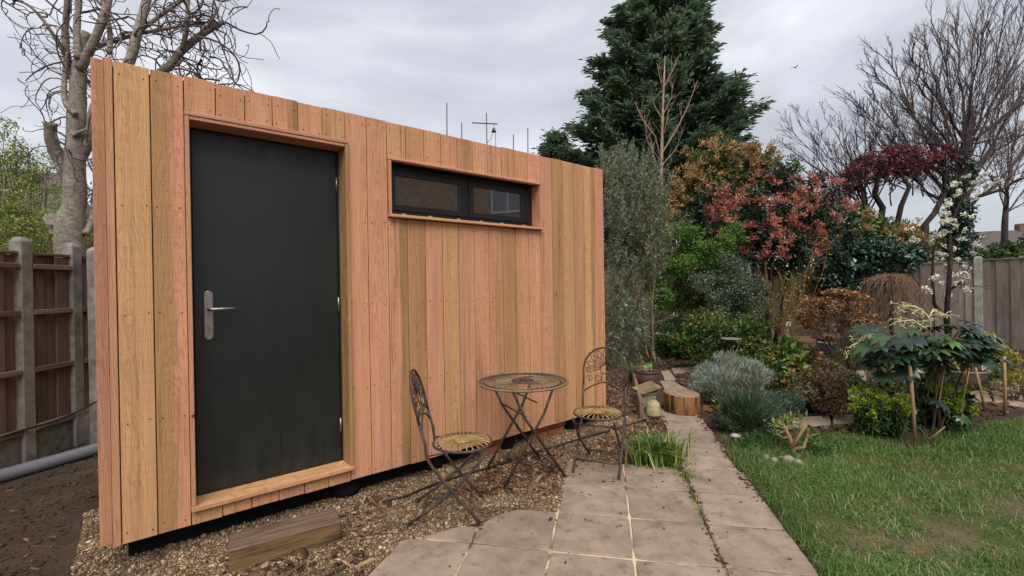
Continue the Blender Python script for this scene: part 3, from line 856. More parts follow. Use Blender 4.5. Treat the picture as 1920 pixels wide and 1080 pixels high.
lv.tube([(0.407, 0.112, 1.205), (0.407, 0.105, 1.205)], 0.017, 16)
lv.build('lever', M['steel'], door_o)
ky = MB(); ky.tube([(0.405, 0.112, 1.112), (0.405, 0.103, 1.112)], 0.0088, 14); ky.box((0.400, 0.1035, 1.080), (0.410, 0.112, 1.108), 0.001); ky.tube([(0.405, 0.112, 1.072), (0.405, 0.107, 1.072)], 0.004, 8)
ky.build('keyhole', M['steel'], door_o)
for z in (2.045, 1.205, 0.358):
    h_ = MB(); h_.tube([(1.1665, 0.119, z - 0.05), (1.1665, 0.119, z + 0.05)], 0.0065, 10); h_.box((1.160, 0.119, z - 0.048), (1.1655, 0.1225, z + 0.048))
    h_.build('hinge', M['steel'], door_o)
# window surround
board('jamb', (1.4915, -0.022, 1.8495), (1.513, 0.150, 2.2415), FC)
board('jamb', (2.961, -0.022, 1.8495), (2.9825, 0.150, 2.2415), FC)
board('window_head', (1.490, -0.025, 2.2425), (2.984, 0.150, 2.2615), FC)
board('window_sill', (1.486, -0.046, 1.8275), (2.981, 0.150, 1.8485), FCL)
def rect_frame(mb, x0, x1, z0, z1, w, y0, y1, wb=None, wr=None):
    wb = wb or w; wr = wr or w
    mb.box((x0, y0, z0), (x0 + w, y1, z1), 0.003); mb.box((x1 - wr, y0, z0), (x1, y1, z1), 0.003)
    mb.box((x0 + w, y0 + 0.0005, z0), (x1 - wr, y1, z0 + wb), 0.003); mb.box((x0 + w, y0 + 0.0005, z1 - w), (x1 - wr, y1, z1), 0.003)
win = empty('window', (0, 0, 0)); win.parent = cabin
wf = MB(); rect_frame(wf, 1.514, 2.960, 1.8495, 2.241, 0.034, 0.096, 0.15, 0.05); wf.box((2.205, 0.0965, 1.8995), (2.255, 0.15, 2.207), 0.003)
wf.build('window_frame', M['black'], win)
def m_glass():
    t = NT('dark_glass')
    t.fin((0.008, 0.009, 0.010, 1), 0.015, 0, 0.9)
    t.bsdf.inputs['IOR'].default_value = 2.2
    return t.m
M['glass'] = m_glass()
for (x0, x1, wr) in ((1.549, 2.204, 0.05), (2.256, 2.925, 0.095)):
    s_ = MB(); rect_frame(s_, x0, x1, 1.9005, 2.206, 0.042, 0.086, 0.125, 0.042, wr); s_.build('sash', M['black'], win)
    p_ = MB(); p_.box((x0 + 0.042, 0.104, 1.9425), (x1 - wr, 0.112, 2.164)); p_.build('pane', M['glass'], win)
for x in (1.66, 1.885, 2.15, 2.378, 2.60, 2.86):
    MB().box((x - 0.017, 0.0935, 1.872), (x + 0.017, 0.0958, 1.881), 0.0008).build('drain_cap', M['grey_cap'], win)
# what the cabin stands on; dark beams added to black out the gap
for (a, b) in ((0.02, 2.30), (3.36, 3.84)):
    MB().box((a, 0.14, -0.146), (b, 0.23, -0.001)).build('gap_shade_beam', M['dark'], cabin)
MB().box((0.02, 1.95, -0.143), (3.84, 2.05, -0.001)).build('gap_shade_beam', M['dark'], cabin)
for (x, w) in ((1.20, 0.2), (1.9, 0.16), (2.62, 0.2), (3.50, 0.22)):
    MB().lathe([(0.001, 0), (w / 2, 0.0), (w / 2 * 1.05, 0.05), (w / 2 * 0.9, 0.138), (0.001, 0.138)], 14, (x, 0.16, -0.146)).build('foot_pad', M['dark'], cabin)
for (x0, n_) in ((2.32, 1), (2.88, 2)):
    for row in range(2):
        for k in range(n_):
            xx = x0 + k * 0.225 + (0.03 if row else 0)
            o = MB().box((0, 0, 0), (0.215, 0.10, 0.062), 0.004).build('brick', M['brick'], cabin, (xx, 0.075 + 0.01 * row, -0.142 + row * 0.068))

# ------------------------------------------------------------------ rods and aerial on the roof
def pole(name, u, v, ly, label, cat, r=0.006, group=None):
    D = ray(u, v); O = np.array([0, 0, CH]); t = ((P0 + ly * cn - O) @ cn) / (D @ cn); p = O + D * t
    base = np.array([p[0], p[1], P0[2] + 2.44])
    o = MB().tube([(0, 0, 0), (0, 0, (p[2] - base[2]) * .5), (0.004, 0, p[2] - base[2])], r, 6).build(name, M['rod'], None, base)
    return tag(o, label, cat, group)
M['rod'] = m_plain('dark_rod', lin(78, 78, 86), 0.5, 0.3)
pole('roof_rod', 837, 193, 0.9, 'tallest thin grey rod above the roof edge, left of the aerial', 'rod')
pole('roof_rod', 865, 230, 0.9, 'short thin grey rod between the tallest rod and the aerial', 'rod')
pole('roof_rod', 962, 252, 0.9, 'short thin grey rod just past the aerial above the roof', 'rod')
pole('roof_rod', 989, 240, 0.9, 'thin grey rod above the window corner, farthest along the roof edge', 'rod')
D = ray(912, 212); t0 = ((P0 + 0.9 * cn - np.array([0, 0, CH])) @ cn) / (D @ cn)
pm = np.array([0, 0, CH]) + D * t0; zb_ = P0[2] + 2.44
ae = empty('roof_aerial', (pm[0], pm[1], zb_), cz, 'thin aerial mast with crossbar and small hanging bell above the roof', 'aerial')
hh = pm[2] - zb_
MB().tube([(0, 0, 0), (0, 0, hh)], 0.006, 6).build('mast', M['rod'], ae)
k_ = pm[1] / FPX                       # metres a picture pixel at the mast
MB().tube([(-25 * k_ / cd[0], 0, hh - 25 * k_), (20 * k_ / cd[0], 0, hh - 15 * k_)], 0.006, 6).build('crossbar', M['rod'], ae)
bx_ = 13 * k_ / cd[0]
MB().lathe([(0.002, 0.045), (0.014, 0.04), (0.018, 0.02), (0.028, 0.0), (0.001, 0.0)], 12, (bx_, 0, hh - 32 * k_)).build('bell', M['rod'], ae)
MB().tube([(bx_, 0, hh - 24 * k_), (bx_ + .012, 0, hh - 16 * k_)], 0.003, 5).tube([(bx_ - .01, 0, hh - 32 * k_), (bx_ - .04, 0, hh - 46 * k_), (0.0, 0, hh - 56 * k_)], 0.003, 5).tube([(bx_ + .02, 0, 0), (bx_ + .02, 0, hh - 31 * k_)], 0.003, 5).build('wire', M['rod'], ae)

# ================================================================== FENCES
def v3(p): return Vector((float(p[0]), float(p[1]), float(p[2]) if len(p) > 2 else 0.0))
def fence_frame(a, b):
    a, b = np.array(a[:2], float), np.array(b[:2], float)
    return a, b, np.linalg.norm(b - a), math.atan2(b[1] - a[1], b[0] - a[0])
def fence_panel(fence, L0, x0, mats, h=1.78, z0=0.27, bw=0.118, rails=(), rail_side=-1, cap=True, wob=0.006):
    """one panel of upright boards: a child of the fence, its boards and rails its own children; local x runs along the fence"""
    pn = empty('panel', (x0, 0, z0)); pn.parent = fence
    n = max(2, int(round(L0 / bw))); w = L0 / n
    me = []
    for k in range(4):                     # a few board shapes shared by all the boards
        mb = MB(); d = random.uniform(-0.003, 0.003)
        mb.box((-w / 2 - 0.013, -0.007 + d, 0), (w / 2 + 0.013, 0.006 + d, h - z0 - random.uniform(0.0, 0.012)), 0.002); me.append(mb.mesh('board'))
    for k in range(n):
        link('board', me[k % 4], mats[0], pn, ((k + 0.5) * w, 0.0095 * (1 if k % 2 else -1) + random.uniform(-.003, .003), random.uniform(0, 0.01)), (random.uniform(-.006, .006), random.uniform(-wob, wob) * .4, random.uniform(-.04, .04)))
    for z in rails:
        y = rail_side * 0.036
        MB().box((0.0, y - 0.019, z - z0 - 0.022), (L0, y + 0.019, z - z0 + 0.022), 0.004).build('rail', mats[1], pn)
    if cap:
        MB().box((-0.005, -0.035, h - z0 + 0.002), (L0 + 0.005, 0.035, h - z0 + 0.026), 0.003).build('capping_rail', mats[1], pn)
    return pn
def post(fence, x, h, w=0.105, tapered=True, y=0.0, mat='post'):
    mb = MB(); mb.box((-w / 2, -w / 2, 0), (w / 2, w / 2, h - 0.03), 0.008)
    mb.add([(-w / 2 + .006, -w / 2 + .006, h - 0.03), (w / 2 - .006, -w / 2 + .006, h - 0.03), (w / 2 - .006, w / 2 - .006, h - 0.03), (-w / 2 + .006, w / 2 - .006, h - 0.03), (-w / 4, -w / 4, h), (w / 4, -w / 4, h), (w / 4, w / 4, h), (-w / 4, w / 4, h)],
           [(0, 1, 5, 4), (1, 2, 6, 5), (2, 3, 7, 6), (3, 0, 4, 7), (4, 5, 6, 7)])
    o = mb.build('post', M[mat], fence, (x, y, 0)); return o
# left boundary fence: concrete posts, concrete gravel boards, brown panels with the rails on this side
A_, B_ = np.array([-4.205, 3.90]), np.array([-4.225, 4.37])
a, b, Ln, an = fence_frame(A_, B_)
fl = empty('boundary_fence', (A_[0], A_[1], 0), an, 'brown panel fence with concrete posts and gravel boards beside the cabin', 'fence')
post(fl, 0, 1.95); post(fl, Ln, 1.945)
post(fl, Ln + 0.02, 1.90, 0.12, True, -0.225)
for (x0, L0) in ((-1.9, 1.84), (0.056, Ln - 0.11)):
    MB().box((x0, -0.03, 0), (x0 + L0, 0.03, 0.262), 0.004).build('gravel_board', M['gboard'], fl)
    fence_panel(fl, L0, x0, (M['fence_l'], M['rail']), 1.80, 0.27, 0.115, (0.30, 0.80, 1.30, 1.70), -1)
fence_panel(fl, 1.84, Ln + 0.06, (M['fence_l'], M['rail']), 1.80, 0.27, 0.115, (0.30, 0.80, 1.30), -1)
# back fence in two runs
Q0, Q1, Q2 = np.array([1.2, 10.1]), np.array([7.95, 11.35]), np.array([9.62, 9.38])
a, b, Ln, an = fence_frame(Q0, Q1)
fb = empty('back_fence', (Q0[0], Q0[1], 0), an, 'dark wooden fence along the back, half hidden behind shrubs', 'fence')
np_ = 4; pl = Ln / np_
for k in range(np_):
    post(fb, k * pl, 1.86, 0.1)
    MB().box((k * pl + 0.055, -0.02, 0), ((k + 1) * pl - 0.055, 0.02, 0.2), 0.004).build('gravel_board', M['gboard'], fb)
    fence_panel(fb, pl - 0.11, k * pl + 0.055, (M['fence_b'], M['fence_b']), 1.80, 0.205, 0.12, (0.45, 1.0), 1)
a, b, Ln, an = fence_frame(Q1, Q2)
fr_ = empty('garden_fence', (Q1[0], Q1[1], 0), an, 'weathered grey board fence with a pale concrete post at the right', 'fence')
post(fr_, 0, 1.86, 0.1)
fence_panel(fr_, Ln - 0.13, 0.06, (M['fence_r'], M['fence_r']), 1.80, 0.06, 0.115, (0.5, 1.2), 1)
post(fr_, Ln, 1.92, 0.13, mat='post_pale')
Q3 = np.array([9.98, 8.5]) * 1.0
d_ = (Q3 - Q2) / np.linalg.norm(Q3 - Q2)
a2, b2, Ln2, an2 = fence_frame(Q2, Q2 + d_ * 4.2)
sub = empty('panel_run', (Ln, 0, 0), an2 - an); sub.parent = fr_
bpy.data.objects.remove(sub)
fe = empty('garden_fence', (Q2[0], Q2[1], 0), an2, 'grey board fence from the pale post to the picture edge', 'fence')
fence_panel(fe, 1.9, 0.075, (M['fence_r'], M['fence_r']), 1.83, 0.06, 0.105, (0.5, 1.2), 1)
fence_panel(fe, 1.9, 2.08, (M['fence_r'], M['fence_r']), 1.83, 0.06, 0.105, (0.5, 1.2), 1)
post(fe, 2.03, 1.9, 0.1)

# ------------------------------------------------------------------ pipe, cables
M['pipe'] = m_plain('grey_pipe', lin(112, 112, 118), 0.28, 0, 0.6, 0.1, 6, 0.02)
M['rubber'] = m_plain('black_rubber', lin(34, 31, 29), 0.6, 0, 0.3, 0.3, 10, 0.1)
tag(MB().tube([(-4.32, 2.7, 0.05), (-4.0, 3.50, 0.052), (-3.77, 4.08, 0.055), (-3.5, 4.75, 0.05)], 0.052, 16).build('drain_pipe', M['pipe']), 'grey plastic drain pipe lying on soil by the left fence', 'pipe')
pts = [(-4.14, 2.6, 0.35), (-4.15, 3.4, 0.30), (-4.14, 3.85, 0.315), (-4.06, 4.0, 0.33), (-4.05, 4.2, 0.36), (-3.9, 4.27, 0.45), (-3.7, 4.33, 0.48)]
tag(MB().tube(pts, 0.008, 6).build('cable', M['rubber']), 'thin black cable running along the bottom of the left fence', 'cable')
hp_ = [gp(u, v, 0.02) for u, v in [(715, 942), (760, 930), (805, 912), (850, 897), (890, 884), (935, 873), (985, 856), (1040, 838), (1090, 822), (1140, 808), (1180, 797), (1210, 788)]]
hp_ = [np.array(p) + [random.uniform(-.015, .015), random.uniform(-.015, .015), random.uniform(-.004, .006)] for p in hp_]
hs = MB().tube(hp_, [0.008, 0.009, 0.010, 0.011, 0.011, 0.009, 0.010, 0.010, 0.010, 0.011, 0.011, 0.019], 7)
tag(hs.build('soaker_hose', M['rubber']), 'black hose lying across the gravel under table and chairs', 'hose')
# ------------------------------------------------------------------ sleeper step
c0, c1 = np.array([-1.475, 2.325]), np.array([-1.005, 2.615])
sa = math.atan2(*(c1 - c0)[::-1]); sl = np.linalg.norm(c1 - c0)
bm = bmesh.new()
mb = MB(); mb.box((0, 0, 0), (sl, 0.19, 0.124), 0.007)
o = mb.build('timber_step', M['sleeper'], None, (c0[0], c0[1], 0.004), (0, 0, sa))
tag(o, 'short weathered timber sleeper lying on gravel before the door', 'timber step')
bm.free()
tag(MB().box((-0.05, -0.011, 0), (0.05, 0.011, 0.012), 0.002).build('wood_offcut', M['cane'], None, gp(683, 1058, 0.012), (0.05, 0, 0.75)), 'small pale wood offcut on the gravel near the paving', 'offcut')

# ================================================================== BISTRO SET
def m_iron():
    t = NT('rusty_iron')
    co = t.coord()
    n = t.noise(co, 14, 6, 0.65); f = t.noise(co, 120, 3, 0.7)
    c = t.mix(t.gray(n, [(0.42, 0.0), (0.62, 1.0)]), lin(58, 58, 60), lin(98, 74, 58))
    c = t.mix(t.gray(f, [(0.58, 0.0), (0.72, 0.5)]), c, lin(132, 110, 88))
    t.bump(f, 0.4, 0.002)
    return t.fin(c, 0.62, 0.35, 0.4)
M['iron'] = m_iron()
M['gold'] = m_plain('worn_gold_iron', lin(158, 131, 84), 0.55, 0.2, 0.4, 0.5, 22, 0.2)
M['paleiron'] = m_plain('worn_tan_iron', lin(128, 108, 82), 0.6, 0.2, 0.4, 0.45, 20, 0.2)
def circle(c, r, n, z=0.0, a0=0.0, a1=2 * math.pi, sx=1.0):
    return [(c[0] + r * sx * math.cos(a0 + (a1 - a0) * k / n), c[1] + r * math.sin(a0 + (a1 - a0) * k / n), c[2] + z) for k in range(n + 1)]
def bistro_chair(loc, rz, label):
    t = empty('bistro_chair', loc, rz, label, 'chair', 'folding metal bistro chairs on the patio edge')
    zs = 0.45; rs = 0.186
    MB().tube(circle((0, 0, zs), rs, 40)[:-1], 0.0085, 8, closed=True).build('seat_rim', M['iron'], t)
    sp_ = MB()
    for k in range(28):
        a = 2 * math.pi * k / 28
        ca, sa_ = math.cos(a), math.sin(a)
        sp_.tube([(ca * .055, sa_ * .055, zs + .014), (ca * .11, sa_ * .11, zs + .018), (ca * .16, sa_ * .16, zs + .014), (ca * .180, sa_ * .180, zs + .004), (ca * .186, sa_ * .186, zs - 0.008)], [.0034, .0038, .0042, .0044, .004], 5)
    sp_.build('seat_spokes', M['gold'], t)
    MB().lathe([(0.001, zs + .021), (0.03, zs + .020), (0.055, zs + .017), (0.060, zs + .012), (0.052, zs + .008), (0.001, zs + .008)], 24).build('seat_disc', M['gold'], t)
    # side members: back post running down and forward to the front foot; rear leg from under the seat to the back foot
    prof = lambda h: (-0.205 - 0.11 * max(0, h - 0.45) / 0.47)
    for s in (-1, 1):
        y = s * 0.175
        m = MB(); m.tube([(prof(.62), s * 0.176, 0.62), (-0.212, y, 0.50), (-0.205, y, 0.42), (-0.17, y, 0.36), (-0.09, y, 0.255), (0.0, y, 0.14), (0.115, y, 0.012)], 0.0095, 8)
        m.lathe([(0.001, 0), (0.013, 0), (0.013, 0.014), (0.001, 0.016)], 8, (0.118, y, 0.0)); m.build('front_leg', M['iron'], t)
        y2 = s * 0.155
        m = MB(); m.tube([(0.165, y2, zs - .012), (0.10, y2, 0.36), (-0.03, y2, 0.225), (-0.20, y2, 0.09), (-0.325, y2, 0.010)], 0.0095, 8)
        m.lathe([(0.001, 0), (0.013, 0), (0.013, 0.014), (0.001, 0.016)], 8, (-0.328, y2, 0.0)); m.build('rear_leg', M['iron'], t)
        MB().tube([(-0.045, s * 0.143, 0.205 - .002), (-0.045, s * 0.187, 0.203)], 0.007, 8).build('pivot_bolt', M['iron'], t)
        MB().tube([(-0.20, y, 0.43), (-0.09, s * 0.165, zs - .008)], 0.006, 6).build('seat_bracket', M['iron'], t)
    for (x, z, hw) in ((0.045, 0.085, 0.175), (-0.24, 0.066, 0.155), (0.12, 0.385, 0.155)):
        MB().tube([(x, -hw, z), (x, hw, z)], 0.0065, 6).build('cross_bar', M['iron'], t)
    # back: tall arch, lower bow and fan of petals round a ring, all on the leaning plane
    def bp(y, z): return (prof(z), y, z)
    ar = [bp(-0.176, 0.62)] + [bp(-0.182 * math.cos(a), 0.735 + 0.185 * math.sin(a)) for a in np.linspace(-0.25, math.pi + 0.25, 26)] + [bp(0.176, 0.62)]
    m = MB(); m.tube(ar, 0.0085, 8)
    m.build('back_arch', M['iron'], t)
    bow = [bp(y, 0.555 + 0.085 * (1 - (abs(y) / 0.176) ** 1.6)) for y in np.linspace(-0.172, 0.172, 17)]
    MB().tube(bow, 0.006, 6).build('back_bow', M['iron'], t)
    cz_ = 0.745
    MB().tube([bp(0.036 * math.cos(a), cz_ + 0.036 * math.sin(a)) for a in np.linspace(0, 2 * math.pi, 21)[:-1]], 0.004, 6, closed=True).build('back_ring', M['iron'], t)
    sc_ = MB()
    for a in np.linspace(-0.12, math.pi + 0.12, 9):
        ca, sa_ = math.cos(a), math.sin(a)
        P_ = lambda r, w: bp(r * ca - w * sa_, cz_ + r * sa_ + w * ca)
        sc_.tube([P_(.036, 0), P_(.09, 0)], 0.0035, 5)
        sc_.tube([P_(.09, 0), P_(.11, .014), P_(.135, .018), P_(.158, .006), P_(.163, 0), P_(.158, -.006), P_(.135, -.018), P_(.11, -.014), P_(.09, 0)], 0.0032, 5)
        a2_ = a + 0.19
        if a2_ < math.pi + 0.1:
            ca2, sa2 = math.cos(a2_), math.sin(a2_)
            sc_.tube([bp(.036 * ca2, cz_ + .036 * sa2), bp(.125 * ca2, cz_ + .125 * sa2)], 0.003, 5)
    for s in (-1, 1):
        def spiral(cy, czz, r0, turns, st):
            return [bp(cy + s * r0 * (1 - k / 30) * math.cos(st + turns * 2 * math.pi * k / 24), czz + r0 * (1 - k / 30) * math.sin(st + turns * 2 * math.pi * k / 24)) for k in range(25)]
        sc_.tube(spiral(s * 0.055, 0.675, 0.038, 1.2, 2.0), 0.0034, 5)
        sc_.tube(spiral(s * 0.125, 0.665, 0.030, 1.3, 0.3), 0.0034, 5)
        sc_.tube(spiral(s * 0.140, 0.735, 0.022, 1.2, 0.3), 0.0034, 5)
        sc_.tube([bp(s * 0.02, 0.71), bp(s * 0.03, 0.66), bp(s * 0.012, 0.642)], 0.0034, 5)
    sc_.build('back_scrolls', M['iron'], t)
    return t
bistro_chair((-0.335, 2.93, 0.010), R(2), 'folding metal bistro chair nearest the cabin door, seen side on')
bistro_chair((0.655, 3.545, 0.010), math.atan2(-0.92, -0.40), 'folding metal bistro chair beyond the table, fan back turned to cabin end')
def bistro_table(loc, rz):
    t = empty('bistro_table', loc, rz, 'round metal bistro table with sunburst top between the two chairs', 'table')
    z = 0.715; r = 0.345
    MB().tube(circle((0, 0, z), r, 56)[:-1], 0.0095, 8, closed=True).build('rim', M['paleiron'], t)
    MB().tube(circle((0, 0, z - .002), r * 0.86, 48)[:-1], 0.0055, 6, closed=True).build('inner_ring', M['iron'], t)
    s = MB()
    for k in range(44):
        a = 2 * math.pi * k / 44
        s.tube([(.085 * math.cos(a), .085 * math.sin(a), z + .003), (r * .86 * math.cos(a), r * .86 * math.sin(a), z + .001)], 0.0036, 5)
    s.build('spokes', M['paleiron'], t)
    e_ = MB()
    for k in range(44):
        a, a2 = 2 * math.pi * k / 44, 2 * math.pi * (k + 1) / 44; am = (a + a2) / 2
        e_.tube([(r * .86 * math.cos(a), r * .86 * math.sin(a), z), (r * .93 * math.cos(am) , r * .93 * math.sin(am), z + .002), (r * .985 * math.cos(a), r * .985 * math.sin(a), z)], 0.003, 4)
    e_.build('edge_scrolls', M['iron'], t)
    c_ = MB(); c_.tube(circle((0, 0, z + .003), .085, 28)[:-1], 0.006, 6, closed=True)
    for k in range(10):
        a = 2 * math.pi * k / 10
        c_.tube([(.012 * math.cos(a), .012 * math.sin(a), z + .006), (.05 * math.cos(a + .25), .05 * math.sin(a + .25), z + .010), (.083 * math.cos(a), .083 * math.sin(a), z + .005)], .006, 5)
        c_.tube([(.03 * math.cos(a - .3), .03 * math.sin(a - .3), z + .006), (.083 * math.cos(a - .3), .083 * math.sin(a - .3), z + .004)], .005, 5)
    c_.build('centre_rosette', M['iron'], t)
    for s_ in (-1, 1):
        MB().tube([(-0.20, s_ * .21, z - .018), (0.20, s_ * .21, z - .018)], .007, 6).build('top_bearer', M['iron'], t)
    fx, fy = 0.245, 0.20
    for s_ in (-1, 1):
        y = s_ * fy
        MB().tube([(-0.175, y + .0, z - .02), (-0.09, y, .50), (fx, y, 0.010)], .0105, 8).build('leg', M['iron'], t)
        y = s_ * (fy - 0.024)
        MB().tube([(0.175, y, z - .02), (0.09, y, .50), (-fx, y, 0.010)], .0105, 8).build('leg', M['iron'], t)
        MB().tube([(0.0, s_ * (fy - .036), .36), (0.0, s_ * (fy + .012), .36)], .008, 8).build('pivot_bolt', M['iron'], t)
    for (x, zz, w) in ((0.205, .075, fy), (-0.205, .075, fy - .024), (-0.075, .50, fy), (0.03, .585, fy - 0.024)):
        MB().tube([(x, -w, zz), (x, w, zz)], .0065, 6).build('cross_bar', M['iron'], t)
bistro_table((0.070, 3.51, 0.010), math.atan2(0.16, 0.345))

# ================================================================== SMALL THINGS BY THE PATH
# log stump
def m_logend():
    t = NT('log_end'); co = t.coord()
    s = t.n('ShaderNodeSeparateXYZ', {0: co}).outputs
    r = t.math('SQRT', t.math('ADD', t.math('MULTIPLY', s[0], s[0]), t.math('MULTIPLY', s[1], s[1])))
    r = t.math('ADD', r, t.math('MULTIPLY', t.noise(co, 6, 3), 0.03))
    ring = t.gray(t.math('FRACT', t.math('MULTIPLY', r, 70.0)), [(0, .85), (.7, 1.0), (1, .8)])
    c = t.mix(t.gray(t.noise(co, 10, 5), [(.35, 0), (.65, 1)]), lin(120, 96, 74), lin(162, 136, 110))
    c = t.mix(1.0, c, ring, 'MULTIPLY'); t.bump(t.noise(co, 90, 3), .4, .003)
    return t.fin(c, .85, 0, .2)
M['logend'] = m_logend()
def m_logbark():
    t = NT('log_bark'); co = t.coord()
    n = t.noise(t.mapping(co, (12, 12, 1.6)), 1.0, 5, .6, .3)
    f = t.noise(t.mapping(co, (60, 60, 8)), 1.0, 4)
    c = t.mix(t.gray(n, [(.50, 0), (.60, 1)]), lin(140, 98, 60), lin(52, 40, 32))
    c = t.mix(1.0, c, t.gray(f, [(.3, .7), (.7, 1.25)]), 'MULTIPLY'); t.bump(t.math('ADD', f, t.math('MULTIPLY', n, 1.5)), .5, .008)
    return t.fin(c, .85, 0, .2)
M['logbark'] = m_logbark()
sp0 = gp(1279, 772)
st = empty('log_stump', (sp0[0], sp0[1], SLAB_T - .004), 0.4, 'sawn log section standing upright on the path by grey mound', 'log')
n_ = 40; rr_ = [0.198 * (1 + 0.03 * math.sin(3 * k * 2 * math.pi / n_ + 1) + 0.02 * math.sin(7 * k * 2 * math.pi / n_)) for k in range(n_)]
vs, fs = [], []
for zi, (z, q) in enumerate(((0, 1.0), (.02, 1.03), (.10, 1.0), (.19, .99), (.207, .97))):
    for k in range(n_):
        a_ = 2 * math.pi * k / n_
        vs.append((rr_[k] * q * math.cos(a_), rr_[k] * q * math.sin(a_), z + (0.012 * math.cos(a_ - 2) if zi > 2 else 0)))
for i in range(4):
    for k in range(n_): fs.append((i * n_ + k, i * n_ + (k + 1) % n_, (i + 1) * n_ + (k + 1) % n_, (i + 1) * n_ + k))
mb = MB(); mb.add(vs, fs, True); mb.build('bark', M['logbark'], st)
mb = MB(); mb.add([vs[4 * n_ + k] for k in range(n_)] , [tuple(range(n_))]); mb.build('cut_face', M['logend'], st)
# conical stone block
M['mossy'] = m_concrete('mossy_stone', lin(140, 130, 96), lin(176, 164, 124), True, 16)
b0 = gp(1225, 779)
mb = MB(); mb.lathe([(.001, 0), (.088, 0), (.090, .02), (.070, .125), (.064, .140), (.050, .146), (.049, .152), (.046, .158), (.001, .160)], 22)
tag(mb.build('stone_cone', M['mossy'], None, (b0[0], b0[1], .004), (0, 0, .3)), 'small conical mossy stone block beside the log stump', 'stone block')
# bed edging board, block, tilted tiles, bricks, pot
e0, e1 = gp(1203, 788)[:2], gp(1184, 703)[:2]
ea = math.atan2(*(e1 - e0)[::-1]); el_ = np.linalg.norm(e1 - e0)
tag(MB().box((0, -.02, 0), (el_, .02, .20), .004).build('bed_edging', M['edging'], None, (e0[0], e0[1], 0), (0, 0, ea)), 'low timber board edging the bark bed beside the path', 'edging board')
k0 = gp(1219, 768)
M['block'] = m_concrete('grey_block', lin(112, 104, 92), lin(146, 134, 118), True, 8)
tag(MB().box((-.105, -.08, 0), (.105, .10, .135), .006).build('concrete_block', M['block'], None, (k0[0] - .01, k0[1] + .16, .002), (0, 0, .08)), 'grey concrete block under the tilted slates near the pot', 'block')
M['slate'] = m_concrete('mossy_slate', lin(84, 82, 66), lin(150, 122, 84), False, 9)
tag(MB().box((-.13, -.10, 0), (.13, .10, .022), .004).build('roof_tile', M['slate'], None, (k0[0] - .02, k0[1] + .17, .150), (.08, -.06, .2)), 'lower of two mossy clay tiles stacked below the pot', 'tile')
tag(MB().box((-.14, -.11, 0), (.14, .11, .022), .004).build('roof_tile', M['slate'], None, (k0[0] + .015, k0[1] + .17, .205), (.16, -.22, .32)), 'upper tilted mossy clay tile leaning toward the stump', 'tile')
pp0 = gp(1215, 737); pot_b = (pp0[0], pp0[1], 0.012)
M['glaze'] = m_plain('brown_glaze', lin(92, 66, 62), 0.3, 0, 0.5, 0.2, 7, 0.05)
M['terracotta'] = m_plain('terracotta', lin(150, 98, 70), .85, 0, .2, .3, 10, .2)
M['compost'] = m_plain('compost', lin(52, 40, 32), .95, 0, .1, .5, 40, .8)
pt = empty('plant_pot', pot_b, 0, 'brown glazed plant pot with a small green seedling in it', 'plant pot')
MB().lathe([(.001, 0), (.105, 0), (.115, .02), (.142, .12), (.150, .19), (.146, .245), (.138, .268), (.150, .274), (.153, .285), (.147, .292), (.136, .288), (.132, .262)], 32).build('pot', M['glaze'], pt)
MB().lathe([(.134, .258), (.08, .262), (.001, .266)], 24).build('compost', M['compost'], pt)
M['seedling'] = m_leaf('seedling_leaf', [(0, lin(112, 150, 84)), (1, lin(176, 196, 140))], .5)
n_ = 14
Cc = np.array([[rng.normal(0, .028), rng.normal(0, .028), .33 + rng.uniform(-.04, .07)] for _ in range(n_)])
link('seedling', leaf_mesh('seedling', Cc, rand_unit(n_) * .6 + [0, 0, .8], rand_unit(n_), .075, .03), M['seedling'], pt)
for i, (u, v, z, a_, lb) in enumerate(((1196, 713, 0.0, .3, 'bottom brick of the small pile behind the brown pot'), (1190, 706, .068, .5, 'left upper brick of the small pile behind the brown pot'), (1206, 703, .068, .2, 'right upper brick of the small pile behind the brown pot'))):
    p = gp(u, v)
    tag(MB().box((-.107, -.05, 0), (.107, .05, .065), .006).build('loose_brick', M['brick'], None, (p[0], p[1] + .1, z + .002), (0, 0, a_)), lb, 'brick')
# bird bath on a thin stem
q = at(1371, 636, 6.9)
bb = empty('bird_bath', (q[0], q[1], 0), 0, 'small grey dish on a thin stem among the shrubs', 'bird bath')
M['lead'] = m_plain('weathered_metal', lin(150, 146, 148), .45, .4, .5, .3, 12, .2)
MB().tube([(0, 0, 0), (0, 0, q[2] - .02)], .011, 8).build('stem', M['iron'], bb)
MB().lathe([(.001, -.025), (.05, -.022), (.12, -.008), (.150, .006), (.153, .012), (.146, .012), (.10, .000), (.001, -.006)], 28, (0, 0, q[2])).build('dish', M['lead'], bb)
# white label sign in the bed, grey bucket, crate, saucers
M['white'] = m_plain('white_plastic', lin(214, 214, 216), .5, 0, .4, .06, 10, .02)
q = at(1478, 608, 8.6); sg = empty('plant_sign', (q[0], q[1], 0), -.2, 'small blank white sign on a stick before the back fence', 'sign')
MB().box((-.055, -.004, q[2] - .05), (.055, .004, q[2] + .05), .002).build('sign_plate', M['white'], sg); MB().tube([(0, .012, 0), (0, .012, q[2])], .008, 6).build('stake', M['cane'], sg)
p = gp(1548, 672); M['galv'] = m_plain('galvanised', lin(138, 142, 148), .45, .5, .5, .15, 9, .05)
bk = empty('metal_bucket', (p[0], p[1], 0), .4, 'grey metal bucket standing behind the bare stems', 'bucket')
MB().lathe([(.001, .004), (.115, .004), (.155, .30), (.162, .305), (.158, .312), (.150, .305), (.112, .02)], 26).build('pail', M['galv'], bk)
MB().tube([(.155 * math.cos(a), .03 - .02 * math.sin(a), .30 + .0 - .13 * math.sin(a)) for a in np.linspace(0, math.pi, 13)], .005, 6).build('handle', M['galv'], bk)
